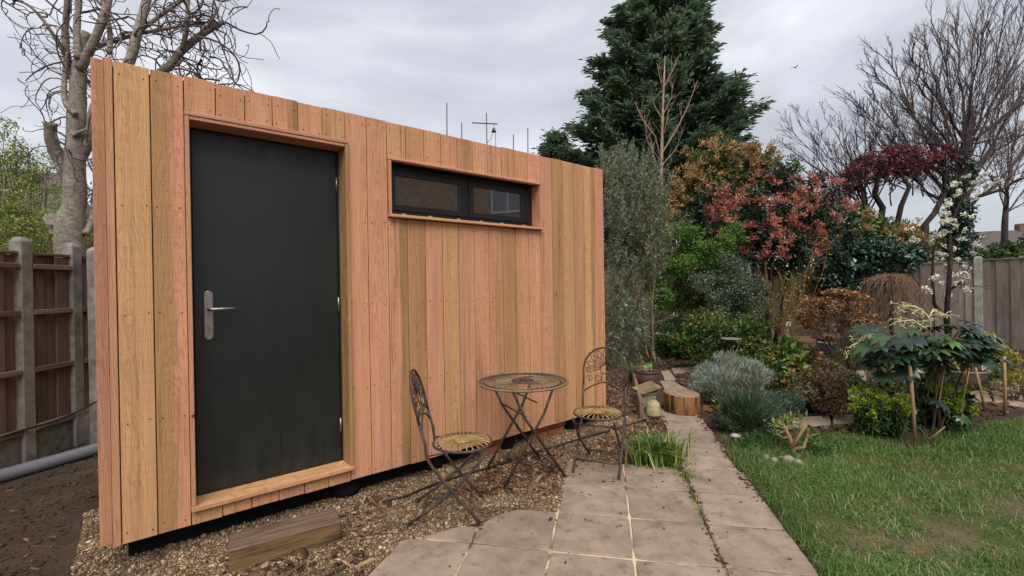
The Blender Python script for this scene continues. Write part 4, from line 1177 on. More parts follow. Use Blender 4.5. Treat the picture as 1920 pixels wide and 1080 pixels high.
p = gp(1492, 660); bx = empty('planter_box', (p[0], p[1], 0), -.15, 'low dark wooden planter box against the back fence', 'planter')
for k in range(3):
    MB().box((-.42, -.012, .015 + k * .10), (.42, .012, .105 + k * .10), .003).build('plank', M['edging'], bx, (0, -.2, 0)); MB().box((-.42, -.012, .015 + k * .10), (.42, .012, .105 + k * .10), .003).build('plank', M['edging'], bx, (0, .2, 0))
for s in (-1, 1): MB().box((-.02, -.187, .0), (.02, .187, .31), .003).build('end_board', M['edging'], bx, (s * .40, 0, 0))
MB().box((-.375, -.187, .02), (.375, .187, .25)).build('compost', M['compost'], bx)
for (u, v, Y, lb) in ((1455, 652, 8.3, 'terracotta pot lying near the planter box by the fence'), (1530, 655, 8.2, 'terracotta pot standing beside the grey bucket')):
    p = at(u, v, Y)
    tp = MB().lathe([(.001, .003), (.075, .003), (.10, .15), (.115, .152), (.118, .19), (.105, .19), (.09, .06)], 22)
    tag(tp.build('flower_pot', M['terracotta'], None, (p[0], p[1], .002 if u > 1500 else .11), (0, 0 if u > 1500 else R(88), .6)), lb, 'flower pot')
p = gp(1606, 752); M['bluegrey'] = m_plain('pale_glaze', lin(156, 178, 182), .35, 0, .5, .1, 8, .05)
tag(MB().lathe([(.001, .10), (.06, .095), (.13, .05), (.14, .02), (.135, .005), (.001, .0)], 22).build('upturned_bowl', M['bluegrey'], None, (p[0], p[1], .012), (.2, .1, 0)), 'pale blue grey bowl upturned beside the yellow green spurge', 'bowl')
# mushroom-like plant marker by the path, white sticks
p = gp(1379, 832); mk = empty('plant_marker', (p[0], p[1], 0), 0, 'small pale mushroom shaped marker in grass by the path', 'marker')
MB().tube([(0, 0, 0), (0.003, 0, .075)], .0055, 8).build('stalk', M['white'], mk)
MB().lathe([(.001, .092), (.025, .088), (.042, .076), (.044, .070), (.02, .074), (.001, .075)], 18).build('cap', M['grey_cap'], mk)
p = gp(1743, 826)
tag(MB().tube([gp(1722, 800, .10) , p + [0, 0, .01], gp(1772, 800, .13)], [.006, .008, .006], 7).build('forked_stick', M['cane']), 'pale forked stick lying at the foot of the big leaves', 'stick')
# pebbles round the cut shrub
M['cobble'] = m_concrete('cobble', lin(118, 108, 98), lin(166, 156, 146), True, 12)
LBS = ['rounded cobble second from the left by the pruned shrub', 'pale cobble in the middle front left of the pruned shrub', 'cobble tucked behind the middle stones under the pruned shrub', 'largest pale cobble in front of the pruned shrub', 'cobble at the right end of the row by the pruned shrub', 'small front cobble nearest the lawn by the pruned shrub', 'smallest cobble at the left end near the path']
for i, (u, v, s) in enumerate(((1437, 862, .055), (1452, 868, .06), (1466, 864, .05), (1478, 868, .075), (1497, 872, .06), (1448, 875, .04), (1424, 866, .035))):
    p = gp(u, v); bm = bmesh.new(); bmesh.ops.create_icosphere(bm, subdivisions=2, radius=1)
    for w_ in bm.verts: w_.co *= 1 + .18 * noise.noise(w_.co * 1.3 + Vector((i * 7, 0, 0)))
    me = bpy.data.meshes.new('cobble'); bm.to_mesh(me); bm.free(); me.polygons.foreach_set('use_smooth', [True] * len(me.polygons))
    o = link('cobble', me, M['cobble'], None, (p[0], p[1], s * .28), (0, 0, i), (s * .66, s * .54, s * .52))
    tag(o, LBS[i], 'stone', 'cobbles round the pruned shrub')
# grey trough with golden bamboo, canes
p = gp(1795, 728); tr = empty('stone_trough', (p[0], p[1], 0), .35, 'wide grey planter bowl behind the big leaved plant', 'planter')
MB().lathe([(.001, .0), (.16, 0), (.26, .17), (.31, .25), (.325, .262), (.315, .275), (.29, .262), (.23, .17)], 30).build('bowl', M['block'], tr); MB().lathe([(.285, .24), (.1, .25), (.001, .25)], 20).build('compost', M['compost'], tr)
for (u0, v0, u1, v1, r, lb) in ((1716, 834, 1706, 688, .013, 'thick brown cane standing before the big leaved plant'), (1806, 742, 1815, 690, .016, 'short cane leaning beside the grey planter bowl'), (1847, 772, 1829, 690, .012, 'slanting cane between the planter bowl and the far path'), (1884, 780, 1883, 668, .013, 'straight tall cane near the right end of the far path')):
    p = gp(u0, v0); Y = p[1]; q = at(u1, v1, Y)
    o = MB().tube([(0, 0, 0), ((q - p)[0] * .5 + .006, 0, q[2] * .5), ((q - p)[0], 0, q[2])], r, 8).build('garden_cane', M['cane'], None, (p[0], p[1], 0)); tag(o, lb, 'cane')

# ================================================================== PLANTS
M['bark_brown'] = m_bark('brown_bark', lin(62, 50, 42), lin(104, 88, 74), 20)
M['bark_dark'] = m_bark('dark_bark', lin(40, 34, 32), lin(74, 64, 60), 20)
M['bark_grey'] = m_bark('grey_bark', lin(104, 94, 84), lin(164, 152, 140), 16, 1.6)
M['bark_pale'] = m_bark('pale_bark', lin(140, 116, 96), lin(176, 152, 130), 20)
M['bark_olive'] = m_bark('olive_bark', lin(104, 86, 62), lin(150, 128, 96), 20)
M['twig'] = m_bark('twig_bark', lin(76, 64, 64), lin(116, 102, 98), 20)
M['bark_mauve'] = m_bark('mauve_bark', lin(58, 48, 50), lin(92, 78, 80), 20)
LF = {
 'conifer': m_leaf('conifer_sprays', [(0, lin(66, 84, 72)), (.5, lin(90, 110, 92)), (.85, lin(118, 136, 110)), (1, lin(150, 150, 124))], .75, .2, .30, (1.25, 1.3, 1.1, 1)),
 'olive': m_leaf('olive_leaves', [(0, lin(64, 74, 58)), (.45, lin(100, 112, 94)), (.8, lin(144, 152, 134)), (1, lin(180, 186, 168))], .5, .35, .12),
 'red': m_leaf('red_shoots', [(0, lin(128, 72, 70)), (.5, lin(184, 108, 102)), (1, lin(220, 152, 138))], .5, .4, .25),
 'darkgreen': m_leaf('dark_green_leaves', [(0, lin(34, 50, 38)), (.6, lin(54, 72, 52)), (1, lin(86, 94, 68))], .4, .5, .1),
 'bronze': m_leaf('bronze_leaves', [(0, lin(104, 102, 64)), (.3, lin(146, 124, 84)), (.65, lin(194, 146, 106)), (1, lin(218, 178, 138))], .5, .4, .22),
 'lime': m_leaf('lime_leaves', [(0, lin(56, 84, 36)), (.5, lin(84, 120, 52)), (.85, lin(118, 148, 68)), (1, lin(142, 166, 92))], .5, .4, .3),
 'midgreen': m_leaf('mid_green_leaves', [(0, lin(42, 66, 34)), (.6, lin(68, 98, 50)), (.9, lin(100, 122, 64)), (1, lin(142, 140, 80))], .45, .4, .18),
 'greygreen': m_leaf('grey_green_leaves', [(0, lin(58, 72, 58)), (.6, lin(90, 104, 86)), (1, lin(140, 148, 128))], .4, .5, .12),
 'ivy': m_leaf('ivy_leaves', [(0, lin(34, 54, 46)), (.6, lin(54, 80, 66)), (1, lin(94, 116, 98))], .38, .55, .08),
 'lavender': m_leaf('silver_leaves', [(0, lin(122, 126, 118)), (.5, lin(154, 160, 150)), (1, lin(192, 198, 188))], .7, .2, .1),
 'rosemary': m_leaf('rosemary_leaves', [(0, lin(44, 60, 46)), (.6, lin(66, 86, 64)), (.94, lin(96, 112, 88)), (1, lin(124, 130, 158))], .6, .3, .1),
 'acer': m_leaf('acer_leaves', [(0, lin(118, 66, 60)), (.4, lin(158, 100, 86)), (.7, lin(126, 118, 82)), (1, lin(186, 148, 122))], .5, .4, .25),
 'plum': m_leaf('plum_leaves', [(0, lin(92, 46, 58)), (.6, lin(126, 64, 76)), (1, lin(158, 92, 98))], .6, .3, .2),
 'spurge': m_leaf('spurge_leaves', [(0, lin(112, 130, 30)), (.6, lin(154, 168, 48)), (1, lin(184, 190, 80))], .55, .3, .3),
 'gold': m_leaf('golden_leaves', [(0, lin(122, 126, 58)), (.6, lin(166, 158, 86)), (1, lin(196, 178, 112))], .55, .3, .25),
 'spring': m_leaf('spring_leaves', [(0, lin(88, 102, 50)), (.6, lin(134, 142, 76)), (1, lin(172, 170, 108))], .55, .3, .25),
 'fern': m_leaf('fern_leaves', [(0, lin(34, 66, 30)), (.6, lin(58, 98, 48)), (1, lin(96, 128, 76))], .5, .4, .2),
 'bushy': m_leaf('yellow_green_bush', [(0, lin(84, 96, 44)), (.6, lin(122, 124, 62)), (1, lin(158, 140, 80))], .5, .35, .22),
 'brownleaf': m_leaf('brown_green_leaves', [(0, lin(66, 70, 42)), (.5, lin(110, 92, 64)), (1, lin(150, 118, 90))], .55, .35, .2),
}
M['blossom'] = m_leaf('cream_blossom', [(0, lin(206, 204, 180)), (.6, lin(228, 226, 208)), (1, lin(240, 238, 228))], .6, .3, .0)
M['cream'] = m_plain('cream_stalk', lin(206, 200, 148), .6, 0, .3, .15, 20, .05)

def stems(parent, base, tops, r=0.012, mat='bark_brown', name='stem', wob=.05, joined=False, n=5):
    allm = MB()
    for tp in tops:
        a = Vector(tuple(base + rng.normal(0, .03, 3) * [1, 1, 0])); b = Vector(tuple(tp)); m = MB()
        k = 7; L_ = (b - a).length
        pts = [a.lerp(b, i / k) + Vector((random.gauss(0, wob), random.gauss(0, wob), 0)) * (L_ * .35 * math.sin(math.pi * i / k)) for i in range(k + 1)]
        (allm if joined else m).tube(pts, taper(r, r * .35, k + 1), n, cap=False)
        if not joined: shift(m.build(name, M[mat], parent), parent)
    if joined: shift(allm.build(name, M[mat], parent), parent)
def plant(name, base, label, cat, group=None):
    return empty(name, (base[0], base[1], 0), 0, label, cat, group)
def bush(name, base, label, cat, mat, blobs, n, s, w, stem_n=5, stem_r=.012, stem_mat='bark_brown', extra=None, **k):
    t = plant(name, base, label, cat)
    o, C, Rr = foliage('foliage', LF[mat], t, blobs, n, s, w, **k); shift(o, t)
    for (m2, n2, s2, w2, kk) in (extra or []):
        o2, _, _ = foliage('young_leaves', LF[m2], t, blobs, n2, s2, w2, **kk); shift(o2, t)
    idx = rng.choice(len(C), min(stem_n, len(C)), replace=False)
    if stem_n: stems(t, np.array([base[0], base[1], 0.0]), [C[i] for i in idx], stem_r, stem_mat, 'branches' , joined=True)
    return t, C, Rr

# --- grass-like clump on the paving edge
p = gp(1235, 868)
cl = plant('grass_clump', p, 'clump of strappy green blades at the edge of the paving', 'grass clump')
n = 420; P = rng.normal(0, 1, (n, 2)) * [.10, .065]; P = P @ np.array([[.93, .3], [-.3, .93]])
link('blades', blades('blades', P, rng.uniform(.14, .31, n), rng.uniform(.004, .009, n), rng.uniform(.1, 1.15, n)), M['clump'], cl)
# --- lavender mounds, rosemary
def spiky(name, base, label, cat, mat, blobs, n, s, w, woody=True):
    t = plant(name, base, label, cat)
    C, Rr = blobs_to_clumps(blobs, 20, .30)
    P, d, k = cloud(C, Rr, n, .5); ok = P[:, 2] > .03; P, d = P[ok], d[ok]
    ctr = np.array([base[0], base[1], .05]); D = unit(P - ctr) + rand_unit(len(P)) * .55 + [0, 0, .35]
    sz = s * rng.uniform(.6, 1.3, len(P))
    shift(link('foliage', leaf_mesh('foliage', P, D, rand_unit(len(P)), sz, sz * w), LF[mat], t), t)
    if woody: stems(t, np.array([base[0], base[1], 0]), [C[i] for i in rng.choice(len(C), 26)], .007, 'bark_brown', 'branches', joined=True, n=4)
spiky('lavender_bush', at(1352, 748, 5.55), 'rounded silver grey lavender mound in front of the dish', 'lavender', 'lavender', [B(1335, 705, 5.5, 32), B(1352, 690, 5.6, 30), B(1322, 718, 5.45, 24), B(1345, 735, 5.45, 30)], 9000, .07, .075)
spiky('lavender_bush', at(1405, 742, 5.6), 'wider silver grey lavender mound on the right of its pair', 'lavender', 'lavender', [B(1395, 702, 5.6, 30), B(1418, 704, 5.7, 26), B(1378, 720, 5.5, 24), B(1405, 730, 5.5, 28)], 8000, .07, .075)
spiky('rosemary_bush', at(1400, 815, 4.5), 'dark blue green rosemary bush leaning over the path edge', 'rosemary', 'rosemary', [B(1368, 780, 4.5, 34), B(1400, 770, 4.55, 38), B(1435, 780, 4.55, 34), B(1375, 755, 4.7, 24), B(1455, 765, 4.7, 28), B(1420, 800, 4.4, 26), B(1482, 752, 4.8, 20)], 15000, .055, .10)
# --- olive tree beyond the cabin corner
p = gp(1224, 694)
ol_ = plant('olive_tree', p, 'silvery olive tree rising beside the far cabin corner', 'tree')
Bv = np.array([p[0], p[1], 0])
for (pts, r) in (([(1228, 694), (1212, 660), (1204, 610), (1193, 545), (1188, 470)], .026), ([(1232, 692), (1222, 655), (1224, 600), (1218, 540), (1205, 450)], .026), ([(1219, 692), (1224, 640), (1222, 575), (1230, 480), (1222, 400)], .022)):
    q = [at(u, v, p[1] + .05 * i * (1 if r > .024 else -1)) for i, (u, v) in enumerate(pts)]; q[0][2] = 0
    m = MB(); m.tube(q, taper(r, r * .5, len(q)), 8); shift(m.build('trunk', M['bark_olive'], ol_), ol_)
WP, WD_, wm = [], [], MB()
for i in range(430):
    f = rng.random(); v0 = 300 + 330 * f ** 1.15; cx = 1172 + 18 * math.sin(f * 5); hw_ = (40 + 34 * math.sin(min(1, f * 1.5) * math.pi * .62)) * (1 if f < .75 else .75)
    a_ = at(cx + rng.uniform(-1, 1) * hw_, v0 + 26, 7.75 + rng.uniform(-.55, .55)); L_ = rng.uniform(.35, .75); d_ = np.array([rng.normal(0, .28), rng.normal(0, .28), 1.0 if f < .7 else rng.uniform(-.7, .9)])
    pts = wander(a_, d_, L_, 6, .07, -.02); wm.tube(pts, taper(.005, .002, 7), 3, cap=False)
    k = int(62 * L_ / .55)
    for j in range(k):
        g_ = (j + random.random()) / k * 5.99; q0, q1 = pts[int(g_)], pts[int(g_) + 1]; q = np.array(q0.lerp(q1, g_ % 1)); ax = np.array((q1 - q0).normalized()); sd = np.cross(ax, rng.normal(0, 1, 3)); sd /= np.linalg.norm(sd) + 1e-6
        WD_.append(ax * .75 + sd * .75); WP.append(q + sd * .028 + ax * .01)
WP, WD_ = np.array(WP), np.array(WD_); sz = .064 * rng.uniform(.6, 1.25, len(WP))
shift(link('crown', leaf_mesh('crown', WP, WD_, rand_unit(len(WP)), sz, sz * .22), LF['olive'], ol_), ol_)
shift(wm.build('wands', M['bark_olive'], ol_), ol_)
C = WP[rng.choice(len(WP), 60)]
br = MB()
for i in rng.choice(len(C), 34): br.tube(wander(at(1205, 480, 7.8), C[i] - at(1205, 480, 7.8), np.linalg.norm(C[i] - at(1205, 480, 7.8)), 5, .08), taper(.012, .003, 6), 4, cap=False)
shift(br.build('twigs', M['bark_olive'], ol_), ol_)
# --- lime bush and darker shrubs before the back fence
bush('lime_bush', at(1290, 690, 8.9), 'bright lime green leafy bush between olive tree and red tree', 'bush', 'lime', [B(1255, 470, 9.0, 44), B(1300, 480, 8.8, 46), B(1270, 440, 9.0, 34), B(1345, 450, 8.7, 40), B(1370, 440, 8.7, 26), B(1330, 490, 8.8, 36), B(1240, 510, 8.9, 34), B(1250, 560, 8.8, 26)], 11000, .055, .5, 8, .02, 'bark_dark', up=.25, sub=18, subr=.30)
bush('shaded_shrub', at(1270, 690, 8.9), 'dense dark green shrub under the lime leaves by the olive stems', 'shrub', 'midgreen', [B(1262, 540, 9.0, 44), B(1275, 600, 8.9, 44), B(1262, 650, 8.8, 40), B(1310, 560, 9.0, 36), B(1300, 640, 8.9, 34)], 12000, .055, .55, 6, .015, 'bark_dark')
bush('evergreen_shrub', at(1372, 680, 8.2), 'grey green small leaved round shrub before the back fence', 'shrub', 'greygreen', [B(1345, 540, 8.2, 42), B(1390, 530, 8.2, 42), B(1365, 510, 8.3, 34), B(1410, 560, 8.1, 34), B(1360, 580, 8.1, 36)], 13000, .042, .5, 7, .014, 'bark_dark')
bush('leafy_groundshrub', at(1350, 690, 7.4), 'low leafy shrub with yellow green tips behind the dish', 'shrub', 'midgreen', [B(1310, 610, 7.5, 32), B(1345, 620, 7.4, 36), B(1385, 630, 7.3, 34), B(1415, 620, 7.4, 28), B(1330, 655, 7.3, 34), B(1400, 655, 7.2, 32), B(1290, 640, 7.6, 24)], 9000, .06, .5, 8, .01, 'bark_brown', extra=[('bushy', 2200, .055, .5, dict(up=.6, shell=.8))])
bush('spotted_shrub', at(1470, 712, 5.9), 'glossy yellow and green leaved shrub right of the lavender', 'shrub', 'bushy', [B(1465, 668, 5.9, 26), B(1485, 655, 5.9, 20), B(1478, 690, 5.8, 26)], 420, .11, .48, 8, .01, 'bark_brown', extra=[('fern', 420, .12, .45, dict(up=.2, shell=.5))])
bush('rose_bush', at(1545, 800, 4.85), 'loose bronze leaved rose bush at the near end of bed', 'rose bush', 'brownleaf', [B(1540, 725, 4.9, 40), B(1570, 745, 4.8, 34), B(1515, 715, 5.0, 28), B(1580, 710, 5.0, 26), B(1550, 690, 5.1, 22)], 3000, .036, .55, 22, .006, 'bark_dark', up=.1)
bush('rose_bush', at(1490, 760, 5.3), 'leafy mid green bush with orange tips behind the rosemary', 'bush', 'midgreen', [B(1500, 735, 5.3, 28), B(1480, 720, 5.4, 26), B(1525, 760, 5.1, 22)], 2600, .045, .5, 12, .006, 'bark_brown', extra=[('bronze', 500, .045, .5, dict(up=.5, shell=.8))])
# --- fill of the bed: ground cover and the clumps that knit it together
gpoly = [gp(1300, 700)[:2], gp(1345, 790)[:2], gp(1480, 835)[:2], gp(1640, 825)[:2], gp(1830, 790)[:2], gp(1930, 700)[:2], (9.0, 9.0), (7.2, 10.5), (3.0, 9.6)]
Pg = scatter_poly(gpoly, 900); nzg = np.array([noise.fractal((q[0] * 1.1, q[1] * 1.1, 9.0), 1.0, 2.0, 3) for q in Pg]); Pg = Pg[(nzg > -.02) & ~in_slabs(Pg, slab_polys)]
Pz = np.concatenate([Pg, rng.uniform(.02, .16, (len(Pg), 1))], 1); szg = rng.uniform(.03, .07, len(Pg))
tag(link('ground_cover', leaf_mesh('ground_cover', Pz, rand_unit(len(Pg)) * [1, 1, .5] + [0, 0, .25], rand_unit(len(Pg)) * .5 + [0, 0, 1], szg, szg * .45), LF['midgreen']), kind='stuff')
bush('perennial_clump', gp(1585, 745), 'fresh green leafy clump between rose bush and bare stems', 'perennial', 'fern', [B(1590, 722, 5.8, 24), B(1610, 735, 5.7, 22), B(1575, 740, 5.6, 20)], 900, .075, .5, 0, up=.5)
bush('perennial_clump', gp(1455, 752), 'upright yellow green blades between lavender and spotted shrub', 'perennial', 'lime', [B(1450, 725, 5.6, 20), B(1462, 735, 5.5, 18)], 500, .11, .14, 0, up=1.0)
bush('loose_shrub', gp(1520, 700), 'loose olive green shrub before the planter box', 'shrub', 'brownleaf', [B(1515, 668, 7.0, 24), B(1545, 690, 6.8, 22), B(1500, 690, 6.6, 20), B(1570, 680, 7.0, 18)], 1300, .05, .5, 16, .007, 'bark_brown')
bush('loose_shrub', gp(1690, 735), 'mid green shrub behind the yellow green spurge', 'shrub', 'midgreen', [B(1690, 715, 5.9, 26), B(1665, 725, 5.8, 20), B(1715, 725, 5.8, 22)], 1500, .06, .5, 10, .007, 'bark_brown')
# --- yellow twiggy shrub
p = at(1462, 690, 7.6); tw = plant('twiggy_shrub', p, 'bare ochre stemmed twiggy shrub against the back fence', 'shrub')
M['ochre'] = m_bark('ochre_stems', lin(112, 82, 52), lin(148, 114, 72), 20); m = MB(); lf = []
for i in range(16):
    b_ = at(1462 + rng.normal(0, 7), 700, 7.6); b_[2] = 0; e_ = at(1475 + rng.normal(0, 36), rng.uniform(480, 590), 7.6 + rng.normal(0, .25))
    branch(m, b_, e_ - b_, np.linalg.norm(e_ - b_), .009, 1, 5, .4, (.3, .8), .06, 0, 0, .35, 7, .0028, lf)
shift(m.build('stems', M['ochre'], tw), tw)
lf = np.array([tuple(v) for v in lf]); lf = lf[rng.choice(len(lf), min(len(lf), 420))] + rng.normal(0, .03, (min(len(lf), 420), 3))
shift(link('foliage', leaf_mesh('foliage', lf, rand_unit(len(lf)), rand_unit(len(lf)), .04, .02), LF['gold'], tw), tw)
# --- red tipped tree and the bronze ones round it
def leafy_tree(name, base, label, tips, body, n1, n2, s1, s2, core, tipblobs, tr_pts, up2=.9, **k):
    t = plant(name, base, label, 'tree')
    for (pts, r) in tr_pts:
        q = [at(*x) for x in pts]; q[0][2] = 0; m = MB(); m.tube(q, taper(r, r * .55, len(q)), 8); shift(m.build('trunk', M['bark_dark'], t), t)
    o, C, Rr = foliage('crown', LF[body], t, core, n1, s1, .42, up=.05, **k); shift(o, t)
    C2, R2 = blobs_to_clumps(tipblobs, 44, .2)
    C2 = C2 + rng.normal(0, .05, C2.shape)                  # rosettes of young leaves standing at the shoot ends
    P, d, kk = cloud(C2, R2 * .0 + s2 * .9, n2, .2)
    D = unit(P - C2[kk] + np.array([0, 0, .0])) + [0, 0, up2 * .6]; sz = s2 * rng.uniform(.7, 1.25, len(P))
    shift(link('young_leaves', leaf_mesh('young_leaves', P, D, rand_unit(len(P)), sz, sz * .34), LF[tips], t), t)
    m = MB()
    q0 = np.array(tr_pts[0][0][-1][:2]); src = at(*tr_pts[0][0][-1])
    for i in rng.choice(len(C), min(len(C), 46), replace=False):
        L_ = np.linalg.norm(C[i] - src); m.tube(wander(src, C[i] - src, L_, 6, .10), taper(.028, .005, 7), 5, cap=False)
    shift(m.build('branches', M['bark_dark'], t), t)
    return t
leafy_tree('red_tipped_tree', gp(1440, 664), 'dark leaved tree with bright red young leaf tips over the fence', 'red', 'darkgreen', 17000, 7600, .095, .078,
    [B(1390, 400, 9.4, 58), B(1450, 380, 9.4, 60), B(1500, 410, 9.5, 56), B(1420, 450, 9.2, 56), B(1480, 460, 9.3, 54), B(1360, 370, 9.6, 40), B(1530, 370, 9.8, 40), B(1460, 340, 9.7, 36), B(1540, 440, 9.6, 40), B(1400, 485, 9.1, 24), B(1580, 420, 9.9, 36)],
    [B(1390, 400, 9.1, 62), B(1450, 385, 9.0, 66), B(1500, 400, 9.2, 54), B(1430, 450, 8.9, 52), B(1440, 345, 9.6, 40), B(1530, 350, 9.8, 46), B(1570, 400, 9.9, 36), B(1350, 375, 9.4, 34), B(1520, 450, 9.2, 36)],
    [([(1440, 664, 9.4), (1442, 560, 9.4), (1448, 470, 9.4), (1450, 410, 9.5)], .07), ([(1450, 664, 9.4), (1470, 560, 9.4), (1490, 450, 9.5)], .05)], sub=15, subr=.30)
leafy_tree('bronze_tree', (at(1330, 500, 10.9)), 'tall bronze green tree left of the red tipped one, below conifer', 'bronze', 'midgreen', 7500, 8600, .09, .085,
    [B(1320, 310, 10.8, 44), B(1350, 300, 10.8, 40), B(1290, 350, 10.8, 40), B(1260, 380, 10.8, 40), B(1400, 310, 10.9, 40), B(1430, 300, 10.9, 28), B(1330, 350, 10.8, 44), B(1250, 420, 10.6, 30), B(1470, 310, 11, 30)],
    [B(1325, 300, 10.7, 46), B(1345, 285, 10.7, 30), B(1285, 345, 10.6, 42), B(1255, 375, 10.6, 40), B(1400, 300, 10.8, 40), B(1335, 330, 10.6, 46), B(1430, 295, 10.8, 30), B(1245, 410, 10.4, 26)],
    [([(1330, 660, 11), (1328, 500, 11), (1325, 380, 10.9)], .07)], sub=14, subr=.3)
leafy_tree('bronze_tree', (at(1640, 500, 12.2)), 'lower bronze green tree right of the red tipped one above ivy', 'bronze', 'midgreen', 7500, 5600, .10, .09,
    [B(1600, 420, 12.0, 40), B(1560, 460, 11.8, 36), B(1640, 440, 12.2, 40), B(1680, 450, 12.3, 34), B(1590, 450, 11.9, 36), B(1710, 460, 12.4, 26), B(1650, 470, 12, 30)],
    [B(1600, 412, 11.8, 40), B(1570, 440, 11.6, 34), B(1640, 435, 12.0, 38), B(1690, 445, 12.1, 30), B(1540, 470, 11.6, 26)],
    [([(1635, 640, 12.2), (1632, 520, 12.2), (1625, 450, 12.2)], .08)], sub=15, subr=.3)
# --- ivy over the fence
iv = plant('ivy_mass', at(1620, 520, 10.9), 'dark blue green ivy mass spilling over the back fence', 'ivy')
ib = [B(1560, 500, 10.6, 32), B(1600, 490, 10.6, 36), B(1640, 485, 10.5, 34), B(1680, 490, 10.4, 32), B(1715, 490, 10.3, 24), B(1570, 465, 10.8, 26), B(1610, 460, 10.8, 26), B(1660, 465, 10.6, 24), B(1545, 530, 10.5, 22), B(1590, 520, 10.5, 26), B(1735, 497, 10.2, 16)]
o, C, Rr = foliage('foliage', LF['ivy'], iv, ib, 9000, .10, .6, sub=18, subr=.32, out=.6, up=-.15); shift(o, iv)
stems(iv, np.array([*at(1620, 520, 10.7)[:2], 0]), [C[i] for i in rng.choice(len(C), 10)], .02, 'bark_dark', 'branches', joined=True)
# --- weeping brown shrub
p = at(1670, 660, 9.5); wp = plant('weeping_shrub', p, 'mound of hanging bare brown twigs before the grey fence', 'shrub')
m = MB(); top = at(1668, 525, 9.5); m.tube([(p[0], p[1], 0), tuple((np.array([p[0], p[1], 0]) + top) / 2 + [.03, 0, 0]), tuple(top)], [.04, .035, .03], 8); shift(m.build('trunk', M['bark_brown'], wp), wp)
M['weep'] = m_bark('weeping_twigs', lin(122, 96, 78), lin(168, 138, 114), 20)
m = MB()
for i in range(210):
    a_ = random.uniform(0, 2 * math.pi); r_ = random.uniform(.12, .60); dirv = np.array([math.cos(a_), math.sin(a_), 0]); h0 = random.uniform(-.02, .12)
    q = [top + rng.normal(0, .04, 3), top + dirv * r_ * .35 + [0, 0, h0], top + dirv * r_ * .8 + [0, 0, h0 - .12 * r_], top + dirv * r_ * 1.03 + [0, 0, -.25 - .2 * random.random()], top + dirv * r_ * 1.05 + [0, 0, -.45 - .6 * random.random()]]
    q = [x + rng.normal(0, .03 + .018 * j_, 3) * [1, 1, .6] for j_, x in enumerate(q)]; m.tube(q, [.006, .005, .0045, .004, .003], 3, cap=False)
shift(m.build('twigs', M['weep'], wp), wp)
# --- acer
p = at(1590, 735, 6.7); ac = plant('acer', p, 'small red and bronze leaved maple on slender upright stems', 'maple'); p0 = np.array([p[0], p[1], 0])
tops = [at(u, v, 6.7 + rng.normal(0, .2)) for (u, v) in ((1535, 575), (1560, 560), (1590, 560), (1610, 570), (1545, 620), (1625, 600), (1575, 600), (1640, 620), (1520, 600))]
stems(ac, p0, tops, .014, 'bark_dark', 'stem', .06)
ab = [(t_, .17) for t_ in tops]
C, Rr = blobs_to_clumps(ab, 9, .5)
P, d, k = cloud(C, Rr, 3000, .2); P[:, 2] = C[k, 2] + (P[:, 2] - C[k, 2]) * .6
D = rand_unit(len(P)) * [1, 1, .4] + [0, 0, -.2]; sz = .058 * rng.uniform(.6, 1.3, len(P))
shift(link('foliage', leaf_mesh('foliage', P, D, rand_unit(len(P)) * .4 + [0, 0, 1], sz, sz * .55), LF['acer'], ac), ac)
# --- bare stems beside it
p = at(1660, 745, 6.0); bs = plant('bare_shrub', p, 'clump of bare upright brown stems left of the big leaves', 'shrub'); m = MB()
for i in range(34):
    b_ = np.array([p[0] + rng.normal(0, .16) - .35 * random.random(), p[1] + rng.normal(0, .12), 0]); e_ = b_ + [rng.normal(-.05, .16), rng.normal(0, .12), rng.uniform(.4, .85)]
    branch(m, b_, e_ - b_, np.linalg.norm(e_ - b_), .006, 1, 3, .3, (.3, .7), .05, 0, 0, .4, 5, .002)
shift(m.build('stems', M['bark_brown'], bs), bs)
# --- blossom tree
p = at(1782, 655, 8.2); bt = plant('blossom_tree', p, 'slender small tree with white blossom clusters before the fence', 'tree'); Yb = 8.2
limbs = [([(1782, 655), (1775, 600), (1777, 560), (1783, 480), (1780, 430), (1800, 380), (1830, 345)], .05), ([(1776, 600), (1752, 570), (1748, 520), (1750, 470), (1766, 420), (1790, 370)], .028), ([(1779, 545), (1800, 530), (1818, 500), (1830, 460), (1845, 440)], .02), ([(1783, 490), (1765, 470), (1735, 465), (1715, 450), (1705, 430)], .016), ([(1748, 545), (1728, 540), (1712, 520), (1705, 500)], .012), ([(1800, 530), (1815, 540), (1830, 535)], .010), ([(1780, 440), (1760, 400), (1752, 360)], .014), ([(1795, 395), (1815, 350), (1860, 335)], .012), ([(1800, 380), (1790, 350), (1795, 320)], .010)]
for i, (pts, r) in enumerate(limbs):
    q = [at(u, v, Yb + .08 * math.sin(j * 2 + i)) for j, (u, v) in enumerate(pts)]
    if i == 0: q[0][2] = 0
    m = MB(); m.tube(q, taper(r, max(.005, r * .3), len(q)), 7); shift(m.build('trunk' if i == 0 else 'limb', M['bark_dark'], bt), bt)
m = MB()
for (pts, r) in limbs:
    for j in range(len(pts) - 1):
        for _ in range(3):
            a_ = at(*pts[j], Yb) + (at(*pts[j + 1], Yb) - at(*pts[j], Yb)) * random.random(); m.tube(wander(a_, spread(Vector(tuple(at(*pts[j + 1], Yb) - at(*pts[j], Yb))), .8), random.uniform(.12, .35), 4, .1), taper(.005, .002, 5), 3, cap=False)
shift(m.build('twigs', M['bark_dark'], bt), bt)
